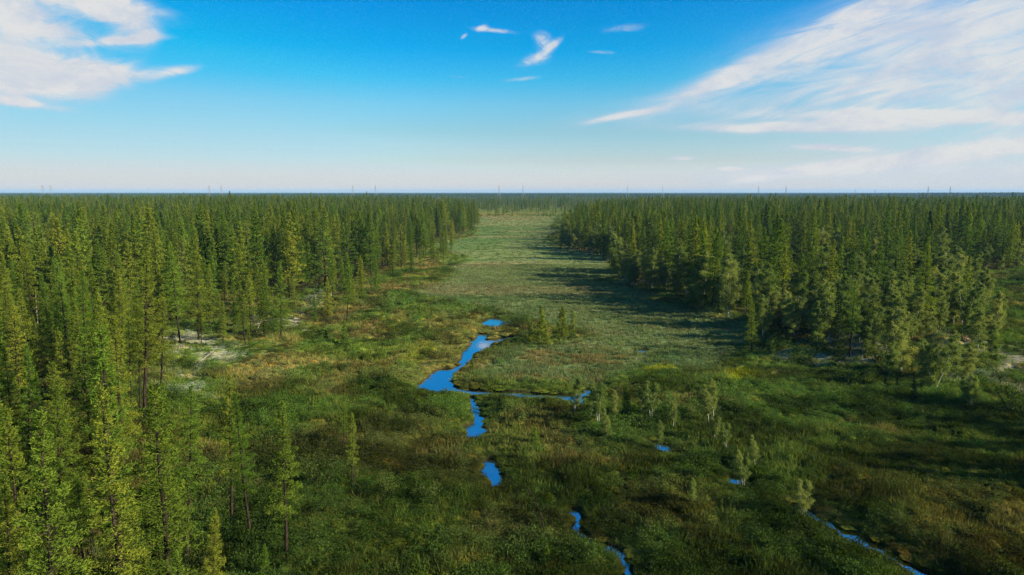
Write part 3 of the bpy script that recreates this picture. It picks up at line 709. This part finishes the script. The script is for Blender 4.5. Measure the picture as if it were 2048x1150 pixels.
x, y, z = at_land(1089, 1084); single('dead_tree', snag(80, 3.2, 9, -.32)['parts'], x, y, 0, 'thin bare dead tree leaning left on the near bog', 'dead tree')
x, y, z = at_land(1222, 1103); single('tree_stump', snag(81, 1.0, 2, 0)['parts'], x, y, 0, 'short dark stump standing at the bottom stream bend', 'stump')
x, y, z = at_land(388, 742); single('fallen_trunk', snag(82, 4.2, 4, 0, M_DEAD)['parts'], x, y, R(-15), 'bleached fallen trunk lying on the white lichen patch', 'dead tree', R(-72))
x, y, z = at_land(512, 672); single('fallen_trunk', snag(83, 2.6, 3, 0, M_DEAD)['parts'], x, y, R(-15), 'bleached leaning dead stem before the front of the left forest', 'dead tree', R(-40))
x, y, z = at_land(78, 668); single('dead_tree', snag(84, 6.0, 8, .02, M_DEAD)['parts'], x, y, 0, 'pale dead trunk standing within the left forest', 'dead tree')

# ------------------------------------------------------------------ forest fill
def scatter(P, dens, lo_h, hi_h, seed, ymax=1e9, ymin=-1e9, mind=1.6, ragged=False):
    rng = np.random.default_rng(seed); P_ = np.array(P); x0, y0 = P_.min(0); x1, y1 = P_.max(0); y1 = min(y1, ymax); y0 = max(y0, ymin)
    n = int((x1 - x0) * (y1 - y0) * dens)
    x = rng.uniform(x0, x1, n); y = rng.uniform(y0, y1, n)
    m = (np.abs(x) < .80 * y + 45); x, y = x[m], y[m]
    jx = (fbm(x, y, 9, 2, seed) - .5) * (7 if ymax > 80 else 2)
    sd_ = -sdist(P, x + jx, y + jx); m = rng.random(len(x)) < np.clip((sd_ + 5) / 17, 0, 1) * (sd_ > -5) if ragged else sd_ > 0; x, y = x[m], y[m]
    # clustering and a minimum spacing
    m = rng.random(len(x)) < .35 + .9 * sstep(fbm(x, y, 22, 2, seed + 5), .32, .6); x, y = x[m], y[m]
    cell = {}; keep = []
    for i in range(len(x)):
        k = (int(x[i] // mind), int(y[i] // mind)); ok = True
        for a in (-1, 0, 1):
            for b in (-1, 0, 1):
                for j in cell.get((k[0] + a, k[1] + b), ()):
                    if (x[i] - x[j]) ** 2 + (y[i] - y[j]) ** 2 < mind * mind: ok = False
        if ok: cell.setdefault(k, []).append(i); keep.append(i)
    x, y = x[keep], y[keep]
    h = lo_h + (hi_h - lo_h) * rng.beta(1.5, 1.6, len(x)) * (.75 + .5 * fbm(x, y, 30, 2, seed + 9))
    tallq = rng.random(len(x)) < .05; h[tallq] *= 1.15
    small = rng.random(len(x)) < .2; h[small] *= rng.uniform(.4, .7, small.sum())
    return x, y, h
FOREST = []       # rows: x, y, h, zone, kind
def add_zone(zone, P, dens, lo, hi, seed, kinds, **kw):
    x, y, h = scatter(P, dens, lo, hi, seed, **kw); rng = np.random.default_rng(seed + 100)
    hx = np.array(hand_xy)
    for i in range(len(x)):
        if np.min((hx[:, 0] - x[i]) ** 2 + (hx[:, 1] - y[i]) ** 2) < 2.2: continue
        u = rng.random(); acc = 0; kk = 'L'
        for k_, p_, dm in kinds:
            if acc <= u < acc + p_ and y[i] < dm: kk = k_
            acc += p_
        hh = h[i] * {'L': 1, 'B': .68, 'S': .92, 'P': .95, 'W': .24}[kk]
        FOREST.append((x[i], y[i], hh, zone, kk))
LK = [('S', .04, 330), ('B', .02, 120), ('P', .07, 300)]
add_zone('left', LEFT, .13, 6.5, 16, 201, LK, ymax=130, ymin=78, mind=1.7, ragged=True)
add_zone('left', LEFT, .34, 6.0, 14.0, 204, [], ymax=78, mind=1.4)
add_zone('left', LEFT, .11, 6.5, 16, 202, LK, ymin=130, ymax=330, mind=2.0, ragged=True)
add_zone('left', LEFT, .06, 8, 16.5, 203, [], ymin=330, mind=2.2)
RK = [('B', .20, 230), ('S', .05, 240), ('P', .10, 260)]
add_zone('right', RIGHT, .085, 6.5, 16.5, 211, RK, ymax=330, mind=2.0)
add_zone('right', RIGHT, .06, 8, 16.5, 213, [], ymin=330, mind=2.2)
add_zone('birch', BIRCH, .11, 6.5, 12, 221, [('B', .92, 400), ('S', .03, 400)], mind=1.8)
add_zone('slope', W([(1530,700),(1600,670),(1760,640),(1900,640),(1980,690),(1985,800),(1920,820),(1830,790),(1700,745),(1580,725)]), .10, 5, 10.5, 261, [('B', .62, 400), ('W', .36, 400)], mind=1.9)
add_zone('shade', SHADE, .04, 8, 13.5, 231, [], mind=2.2)
add_zone('shade', SHADE2, .05, 9, 14, 233, [], mind=2.2)
# bushy fringe of birches along the shaded meadow edge
add_zone('foot', W([(1500,690),(1560,700),(1700,745),(1830,790),(1930,822),(2060,840),(2060,870),(1900,850),(1760,805),(1600,745),(1500,708)]), .10, 4, 9, 271, [('W', .93, 400)], mind=1.8)
EDGE = W([(1118,496),(1160,503),(1205,511),(1222,524)]); EDGE2 = W([(1228,552),(1240,568),(1300,577),(1400,613),(1470,644),(1525,670)])
rngE = np.random.default_rng(77)
for poly in (EDGE, EDGE2):
    for (a, b) in zip(poly[:-1], poly[1:]):
        L = math.dist(a, b)
        for k in range(int(L / 2.3)):
            t = rngE.random(); FOREST.append((a[0] + (b[0] - a[0]) * t + rngE.uniform(-.5, 4.), a[1] + (b[1] - a[1]) * t + rngE.normal(0, 1.), rngE.uniform(5, 10.5), 'edge', 'B'))
add_zone('outlier', W([(340,700),(450,720),(600,700),(760,600),(860,540),(905,500),(870,480),(830,512),(755,560),(640,578),(585,592),(515,640),(385,655)]), .035, 3.5, 10, 251, [], mind=2.5)
add_zone('far', W([(870,436),(1135,436),(1165,413),(845,413)]), .0045, 4, 10, 263, [], mind=3)
# open stand across the far end of the valley
xx, yy, hh = scatter([(-500, 690), (600, 690), (900, 1700), (-900, 1700)], .0042, 7, 15, 241, mind=3)
for a in zip(xx, yy, hh): FOREST.append((*a, 'far', 'L'))
xx, yy, hh = scatter([(-1500, 900), (1500, 900), (2300, 2600), (-2300, 2600)], .0010, 7, 13, 243, mind=3)
for a in zip(xx, yy, hh): FOREST.append((*a, 'far', 'L'))

fx = np.array([f[0] for f in FOREST]); fy = np.array([f[1] for f in FOREST]); fh = np.array([f[2] for f in FOREST])
fz = terrain(fx, fy) + .05
tpx, tpy = project(fx, fy, fz + fh); bpx, bpy_ = project(fx, fy, fz)
inview = (tpx > -30) & (tpx < 2078) & (tpy < 1150) & (fy > 15)
size = fh / np.hypot(fx, fy) * inview
kinds = np.array([f[4] for f in FOREST]); zones = np.array([f[3] for f in FOREST])
individual = np.zeros(len(FOREST), bool)
n_hand = {k: sum(1 for r in HAND if r[0] == k) for k in 'LBSPT'}
for k, cap in (('L', 300 - n_hand['L']), ('B', 300 - n_hand['B'] - n_hand['T']), ('S', 200), ('P', 200), ('W', 200)):
    idx = np.where((kinds == k) & inview)[0]; idx = idx[np.argsort(-size[idx])][:cap]; individual[idx] = True
def zone_label(i):
    z, k, D, px, b = zones[i], kinds[i], fy[i], bpx[i], bpy_[i]
    nm = {'L': 'larch', 'B': 'birch', 'S': 'spruce', 'P': 'pine', 'W': 'low willow bush'}[k]
    if z == 'left':
        if b > 1150: s_ = 'in the near left forest, its foot below the picture'
        elif b > 900: s_ = 'low in the left forest, near its edge with the bog' if px > 180 else 'in the lower part of the left forest close to the left edge'
        elif b > 740: s_ = 'in the left forest level with the big blue pond' if px > 140 else 'in the left forest at the left edge, level with the big blue pond'
        elif b > 610: s_ = 'in the left forest behind the lichen patch' if px > 200 else ('in the left forest at the left edge' if b < 670 else 'in the left forest near the left edge')
        elif b > 530: s_ = 'deep in the left forest, behind its dark front' if px < 560 else 'in the left forest beside the heath'
        else: s_ = 'far back in the closed canopy of the left forest'
    elif z == 'edge': s_ = 'in the shaded fringe right of the meadow' if D < 175 else 'in the far shaded fringe of the meadow'
    elif z == 'outlier': s_ = 'scattered on open ground along the front of the left forest'
    elif z == 'birch': s_ = f"in the {'front' if b > 640 else 'back'} of the pale birch stand, {'left' if px < 1680 else 'right' if px > 1830 else 'middle'} part"
    elif z == 'right':
        if px > 1860: s_ = 'in the dark wall behind the right clearing'
        elif b > 600: s_ = 'in the right forest behind the birch stand'
        elif b > 550: s_ = 'in the middle of the right forest'
        else: s_ = 'in the rear part of the right forest'
    elif z == 'foot': s_ = f"along the shaded foot of the knoll, {'left' if px < 1680 else 'right' if px > 1860 else 'middle'} part"
    elif z == 'slope': s_ = 'among low trees on the pale slope below the knoll'
    else: s_ = 'at the far end of the valley'
    j = int(np.argmin(np.abs(PAIRX - tpx[i])))
    if z in ('left', 'right', 'edge') and b < 740: s_ = s_.split(',')[0] + f', under pylon pair {ORD[j]}'
    return f'{nm} {s_}'
PAIRX = np.array([94, 431, 728, 1022, 1290, 1545, 1730, 1878]); ORD = ['one', 'two', 'three', 'four', 'five', 'six', 'seven', 'eight']
rngP = np.random.default_rng(5)
var = rngP.integers(0, 64, len(FOREST)); rotz = rngP.uniform(.1, 6.28, len(FOREST)); leans = rngP.normal(0, .03, len(FOREST)); wides = rngP.uniform(.85, 1.2, len(FOREST))
LAB = {i: zone_label(i) for i in np.where(individual)[0]}; GRP = dict(LAB)
for g in set(LAB.values()):
    mem = [i for i in LAB if LAB[i] == g]
    for word, key in (('tallest', lambda i: -fh[i]), ('leftmost', lambda i: tpx[i]), ('rightmost', lambda i: -tpx[i]), ('nearest', lambda i: fy[i]), ('shortest', lambda i: fh[i]), ('rearmost', lambda i: -fy[i])):
        left = [i for i in mem if LAB[i] == g]
        if len(left) < 2: break
        best = min(mem, key=key)
        if LAB[best] == g: LAB[best] = f'{word} {g}'
for i in np.where(individual)[0]:
    k = kinds[i]; nm, cat, protos = KINDS[k]; lb = LAB[i]
    tall = fh[i] > 6.5 or k != 'L'
    if k == 'L' and fy[i] < 90: protos = LARCH_NEAR
    pr = protos[var[i] % len(protos)]
    place(nm, pr, fx[i], fy[i], fz[i], fh[i], rotz[i], lb, cat, GRP[i], leans[i], wides[i])

# the trees too many or too far to pick out: one object per kind of mass, instances of the same trees
def scatter_object(name, P, scale, rotv, variant, protos, tint=None, label=None, cat=None):
    me = bpy.data.meshes.new(name); me.vertices.add(len(P)); me.vertices.foreach_set('co', np.asarray(P, np.float32).reshape(-1))
    def attr(n_, t, d, key): a = me.attributes.new(n_, t, 'POINT'); a.data.foreach_set(key, np.asarray(d).reshape(-1))
    attr('scl', 'FLOAT_VECTOR', np.asarray(scale, np.float32), 'vector'); attr('rotv', 'FLOAT_VECTOR', np.asarray(rotv, np.float32), 'vector')
    attr('variant', 'INT', np.asarray(variant, np.int32), 'value')
    if tint is not None: attr('tint', 'FLOAT_COLOR', np.concatenate([tint, np.ones((len(tint), 1))], 1).astype(np.float32), 'color')
    me.update(); o = obj(name, me)
    ng = bpy.data.node_groups.new(name, 'GeometryNodeTree')
    ng.interface.new_socket('Geometry', in_out='INPUT', socket_type='NodeSocketGeometry'); ng.interface.new_socket('Geometry', in_out='OUTPUT', socket_type='NodeSocketGeometry')
    N = ng.nodes; Lk = ng.links.new; gi = N.new('NodeGroupInput'); go = N.new('NodeGroupOutput'); jn = N.new('GeometryNodeJoinGeometry')
    def named(n_, t): a = N.new('GeometryNodeInputNamedAttribute'); a.data_type = t; a.inputs[0].default_value = n_; return a.outputs[0]
    sv = named('scl', 'FLOAT_VECTOR'); rv = N.new('FunctionNodeEulerToRotation'); Lk(named('rotv', 'FLOAT_VECTOR'), rv.inputs[0]); vi = named('variant', 'INT')
    for k, meshes in enumerate(protos):
        cmp_ = N.new('FunctionNodeCompare'); cmp_.data_type = 'INT'; cmp_.operation = 'EQUAL'; Lk(vi, cmp_.inputs[2]); cmp_.inputs[3].default_value = k
        for me_ in meshes:
            src = bpy.data.objects.new(name + '_source', me_)        # geometry source only, never linked to the scene
            oi = N.new('GeometryNodeObjectInfo'); oi.inputs[0].default_value = src; oi.inputs[1].default_value = True; oi.transform_space = 'ORIGINAL'
            ip = N.new('GeometryNodeInstanceOnPoints'); Lk(gi.outputs[0], ip.inputs['Points']); Lk(cmp_.outputs[0], ip.inputs['Selection']); Lk(oi.outputs['Geometry'], ip.inputs['Instance'])
            Lk(rv.outputs[0], ip.inputs['Rotation']); Lk(sv, ip.inputs['Scale']); Lk(ip.outputs[0], jn.inputs[0])
    Lk(jn.outputs[0], go.inputs[0]); md = o.modifiers.new('scatter', 'NODES'); md.node_group = ng
    tag(o, label, cat, kind='stuff'); return o
def forest_stuff(name, sel, protos, label):
    i = np.where(sel)[0]
    if not len(i): return
    v = var[i] % len(protos); hs = fh[i] / np.array([protos[k]['h'] for k in v])
    scatter_object(name, np.stack([fx[i], fy[i], fz[i]], 1), np.stack([hs * wides[i], hs * wides[i], hs], 1), np.stack([np.zeros(len(i)), leans[i], rotz[i]], 1), v, [[m for _, m in p['parts']] for p in protos], None, label, 'forest')
rest = ~individual
forest_stuff('near_larch_forest', rest & (kinds == 'L') & (zones != 'shade') & (fy < 90), LARCH_NEAR, 'larches in the shadow of the near left forest and past the left edge')
forest_stuff('larch_forest', rest & (kinds == 'L') & (zones != 'shade') & (fy >= 90), LARCH, 'mass of larches filling both forests to the far bog')
forest_stuff('shade_larches', rest & (zones == 'shade'), LARCH, 'unseen larches added past the right edge to cast shade')
for k, nm_, lb in (('B', 'birch_wood', 'birches beyond the picture edge or hidden behind larches'), ('W', 'willow_scrub', 'willow bushes past the right edge'), ('S', 'spruce_wood', 'spruces beyond the picture edge or hidden behind larches'), ('P', 'pine_wood', 'pines beyond the picture edge or hidden behind larches')):
    forest_stuff(nm_, rest & (kinds == k) & (zones != 'shade'), KINDS[k][2], lb)

# far woods on the horizon: clumps of small cones
def far_clump(seed):
    rng = np.random.default_rng(seed); b = Buf()
    for k in range(34):
        x, y = rng.uniform(-30, 30, 2); h = rng.uniform(7, 13); r = rng.uniform(1.2, 2.2)
        for (z0, z1, rr) in ((0, .6, r), (.35, 1.0, r * .65)):
            th = np.arange(5) * 2 * math.pi / 5 + rng.uniform(0, 6)
            V = np.concatenate([np.stack([x + rr * np.cos(th), y + rr * np.sin(th), np.full(5, h * z0)], 1), [[x, y, h * z1]]])
            b.add(V, [[j, (j + 1) % 5, 5] for j in range(5)], np.full(5, rng.uniform(.2, .7)))
    return b.mesh('far_clump', M_SPRUCE)
FC = [far_clump(300 + k) for k in range(4)]
rf = np.random.default_rng(9)
n = 15000; yy = 2300 * (13500 / 2300) ** rf.random(n); xx = rf.uniform(-1, 1, n) * (yy * .85)
m = (fbm(xx * .25, yy * .12, 60, 4, 91) > .47) | (yy > 7500) & (rf.random(n) < .8); xx, yy = xx[m], yy[m]; n = len(xx)
s_ = rf.uniform(.8, 1.3, n); big = 1 + yy / 7000
scatter_object('far_forest', np.stack([xx, yy, np.zeros(n)], 1), np.stack([s_ * big * 1.3, s_ * big * 1.3, s_ * (1 + .35 * sstep(xx / yy, .45, .7) * (yy < 5200))], 1), np.stack([np.zeros(n), np.zeros(n), rf.uniform(0, 6.28, n)], 1), rf.integers(0, 4, n), [[f] for f in FC], None, 'dark line of distant woods along the flat horizon', 'forest')

# ------------------------------------------------------------------ power line pylons on the horizon
def pylon():
    body = Buf(); arms = Buf(); brace = Buf(); h = 40.
    def leg_at(z): w = 3.4 * (1 - z / h) ** 1.0 + .45; return w
    for sx in (-1, 1):
        for sy in (-1, 1):
            zs = np.linspace(0, h, 6); body.tube(np.stack([sx * leg_at(zs), sy * leg_at(zs), zs], 1), np.full(6, .15), 4)
    zs = np.linspace(0, h, 9)
    for a, b in zip(zs[:-1], zs[1:]):
        for sg in (-1, 1):
            for ax in (0, 1):
                wa, wb = leg_at(a), leg_at(b)
                p = np.array([[-wa, sg * wa, a], [wb, sg * wb, b]]); q = np.array([[wa, sg * wa, a], [-wb, sg * wb, b]])
                if ax: p = p[:, [1, 0, 2]]; q = q[:, [1, 0, 2]]
                brace.tube(p, [.07, .07], 3); brace.tube(q, [.07, .07], 3)
    for z, w in ((24.5, 5.), (30., 7.), (35.5, 4.5)):
        for sg in (-1, 1):
            arms.tube(np.array([[0, sg * .3, z], [w, 0, z + .3]]), [.22, .12], 4); arms.tube(np.array([[0, sg * .3, z], [-w, 0, z + .3]]), [.22, .12], 4)
            arms.tube(np.array([[0, 0, z + 1.8], [sg * w, 0, z + .3]]), [.14, .1], 4)
    return [('legs', body.mesh('legs', M_STEEL)), ('bracing', brace.mesh('bracing', M_STEEL)), ('crossarms', arms.mesh('crossarms', M_STEEL))]
PY = pylon()
ordn = ['first', 'second', 'third', 'fourth', 'fifth', 'sixth', 'seventh', 'eighth']
pxs = [(86, 370), (102, 370), (419, 371), (443, 371), (706, 371), (751, 371), (998, 370), (1046, 371), (1255, 372), (1325, 373), (1517, 373), (1572, 373), (1710, 379), (1750, 379), (1856, 373), (1900, 373)]
for i, (px, py) in enumerate(pxs):
    D = 1900. if py < 378 else 3000.
    d = ray(px, 386); x = d[0] / d[1] * D; h = CAM_H + (384.5 - py) / FPX * D
    e = bpy.data.objects.new('power_pylon', None); COL.objects.link(e); e.location = (x, D, 0); e.scale = (h / 40,) * 3; e.rotation_euler = (0, 0, R(78))
    tag(e, f'lattice power pylon on the horizon, {"left" if i % 2 == 0 else "right"} one of the {ordn[i // 2]} pair from the left', 'pylon', 'pylons along the horizon')
    for nm, me in PY: obj(nm, me, e)['kind'] = 'stuff'

# ------------------------------------------------------------------ ground cover: sedge, dwarf shrubs, moss
def sedge(seed, n=34, h=.55, r=.28):
    rng = np.random.default_rng(seed); b = Buf()
    a = rng.uniform(0, 6.28, n); rr = r * np.sqrt(rng.random(n)); base = np.stack([rr * np.cos(a), rr * np.sin(a), np.full(n, -.04)], 1)
    d = np.stack([np.cos(a) * rng.uniform(.05, .55, n), np.sin(a) * rng.uniform(.05, .55, n), np.ones(n)], 1); L = h * rng.uniform(.55, 1.15, n)
    tip = base + d * L[:, None]; th = rng.uniform(0, 6.28, n); s = np.stack([np.cos(th), np.sin(th), np.zeros(n)], 1) * .017
    mid = base + d * (L * .55)[:, None] + np.array([0, 0, .03])
    V = np.stack([base - s, base + s, mid + s * .8, tip, mid - s * .8], 1).reshape(-1, 3); i = np.arange(n) * 5; tn = rng.random(n)
    b.add(V, np.stack([i, i + 1, i + 2, i + 4], 1), tn); b.F3.append(np.stack([i + 4, i + 2, i + 3], 1)); b.T3.append(tn)
    return b.mesh('sedge', M_COVER)
def shrublet(seed, n=150, h=.55, r=.45, leaf=.075):
    rng = np.random.default_rng(seed); b = Buf(); k = 7
    for q in range(k):
        a = rng.uniform(0, 6.28); rr = r * rng.uniform(.1, .8); hh = h * rng.uniform(.5, .95); m = n // k
        c = np.stack([math.cos(a) * rr + rng.normal(0, .11, m), math.sin(a) * rr + rng.normal(0, .11, m), hh * rng.random(m) ** .5 + rng.normal(0, .03, m)], 1)
        D = rng.normal(0, .8, (m, 3)); D[:, 2] += .7
        b.leaves(c, D, rng.uniform(.7, 1.5, m) * leaf, rng.uniform(.5, 1., m) * leaf * .8, np.clip(rng.uniform(.15, .85) + rng.normal(0, .15, m), 0, 1), rng)
    return b.mesh('shrublet', M_COVER)
def moss(seed, r=.5, h=.22):
    rng = np.random.default_rng(seed); b = Buf(); nr, na = 5, 12; V = [[0, 0, h]]; 
    for i in range(1, nr + 1):
        for j in range(na):
            a = 2 * math.pi * j / na; q = i / nr; w = 1 + rng.normal(0, .12)
            V.append([r * q * w * math.cos(a), r * q * w * math.sin(a), h * (1 - q * q) * (1 + rng.normal(0, .12)) - .05 * q])
    F3 = [[0, 1 + j, 1 + (j + 1) % na] for j in range(na)]; F4 = []
    for i in range(nr - 1):
        for j in range(na): a = 1 + i * na; F4.append([a + j, a + na + j, a + na + (j + 1) % na, a + (j + 1) % na])
    b.add(V, F3, rng.uniform(.3, .6, len(F3))); b.F4.append(np.array(F4)); b.T4.append(rng.uniform(.2, .6, len(F4)))
    n = 90; a = rng.uniform(0, 6.28, n); q = np.sqrt(rng.random(n)); c = np.stack([r * q * np.cos(a), r * q * np.sin(a), h * (1 - q * q) + .03], 1)
    D = rng.normal(0, .5, (n, 3)); D[:, 2] += 1; b.leaves(c, D, rng.uniform(.07, .16, n), rng.uniform(.03, .05, n), rng.random(n), rng)
    return b.mesh('moss', M_COVER)
SEDGE = [sedge(400 + k, h=hh) for k, hh in enumerate((.42, .52, .36))]
SHRUB = [shrublet(410 + k, h=hh, r=rr) for k, (hh, rr) in enumerate(((.5, .42), (.65, .5), (.4, .5)))]
MOSS = [moss(420), moss(421, .4, .16)]
def cover_points(seed, n, y0, y1, edge=1.06, pw=2.0):
    rng = np.random.default_rng(seed); u = rng.random(n); y = (y0 ** pw + u * (y1 ** pw - y0 ** pw)) ** (1 / pw)
    x = rng.uniform(-1, 1, n) * (.80 * y * edge + 5); return x, y, rng
def plant_cover():
    xs, ys, dens = [], [], []
    for sd, n, y0, y1, pw in ((1, 52000, 22, 75, 1.3), (2, 62000, 75, 190, 1.2), (3, 42000, 190, 620, 1.0)):
        a, b, _ = cover_points(500 + sd, n, y0, y1, 1.06, pw); xs.append(a); ys.append(b)
    x = np.concatenate(xs); y = np.concatenate(ys); rng = np.random.default_rng(55)
    d = water_d(x, y); m = d > .2; x, y, d = x[m], y[m], d[m]
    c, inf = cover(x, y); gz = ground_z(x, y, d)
    hum = sstep(fbm(x, y, 3.2, 3, 101), .42, .66)
    u = rng.random(len(x)); nn = fbm(x, y, 5, 2, 61)
    shr = (1 - inf['meadow']) * (.18 + .75 * sstep(nn, .38, .6)) * (1 - .75 * inf['bright'])
    typ = np.where(u < shr * 1.0, 1, 0); typ = np.where((rng.random(len(x)) < .16 + .35 * inf['brown'] + .2 * inf['straw']) & (inf['meadow'] < .5), 2, typ)
    keep = rng.random(len(x)) > np.maximum(inf['lichen'] * .85, inf['forest'] * np.where(y > 110, .75, .35)); 
    x, y, d, c, gz, hum, typ = (q[keep] for q in (x, y, d, c, gz, hum, typ)); inf = {k: v[keep] for k, v in inf.items()}
    n = len(x); far = 1 + np.clip((y - 90) / 170, 0, 1.6)
    sz = rng.uniform(.7, 1.35, n) * far; hz = np.where(inf['meadow'] > .5, .8 / far, 1.0) * np.where(typ == 1, .8 + .7 * sstep(fbm(x, y, 6, 2, 67), .45, .7), 1.0)
    hz = hz * np.where((d < 2.5) & (typ == 0), 1.15, 1.0) * (.26 + .74 * sstep(d, .3, 2.4))
    hz = hz / np.where(y > 150, 1.3, 1)
    patch = .62 + .85 * sstep(fbm(x, y, 3.4, 3, 83), .34, .68); patch = patch + (1. - patch) * .7 * inf['meadow']
    rv_ = rng.uniform(-1, 1, n) * (.27 - .17 * inf['meadow']) + 1.02
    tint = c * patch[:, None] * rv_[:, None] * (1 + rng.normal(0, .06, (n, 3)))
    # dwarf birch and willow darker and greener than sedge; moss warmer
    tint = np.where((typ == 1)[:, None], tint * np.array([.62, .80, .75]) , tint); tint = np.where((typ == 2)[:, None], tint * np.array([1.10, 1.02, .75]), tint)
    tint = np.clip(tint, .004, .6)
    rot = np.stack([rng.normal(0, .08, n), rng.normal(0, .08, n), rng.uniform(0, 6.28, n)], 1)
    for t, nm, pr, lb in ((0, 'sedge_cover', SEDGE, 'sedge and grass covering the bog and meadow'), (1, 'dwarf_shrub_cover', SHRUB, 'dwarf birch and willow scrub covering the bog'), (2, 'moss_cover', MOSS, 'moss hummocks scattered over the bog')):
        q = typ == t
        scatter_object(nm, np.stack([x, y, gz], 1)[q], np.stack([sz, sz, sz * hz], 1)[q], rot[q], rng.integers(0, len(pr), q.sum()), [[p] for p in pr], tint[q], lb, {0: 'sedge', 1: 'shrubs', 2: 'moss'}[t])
plant_cover()

# ------------------------------------------------------------------ the air
hb = Buf(); hb.box((0, 7800, 25), (30400, 16600, 58)); 
hm = bpy.data.materials.new('haze_air'); hm.use_nodes = True; hm.node_tree.nodes.clear(); HB = NB(hm.node_tree)
pv = HB.n('ShaderNodeVolumePrincipled'); HB.put(pv.inputs['Color'], (.36, .66, 1.0, 1)); pv.inputs['Density'].default_value = 8e-5; pv.inputs['Anisotropy'].default_value = .0
ho = HB.n('ShaderNodeOutputMaterial'); hm.node_tree.links.new(pv.outputs[0], ho.inputs['Volume'])
tag(obj('haze', hb.mesh('haze', hm)), kind='stuff')
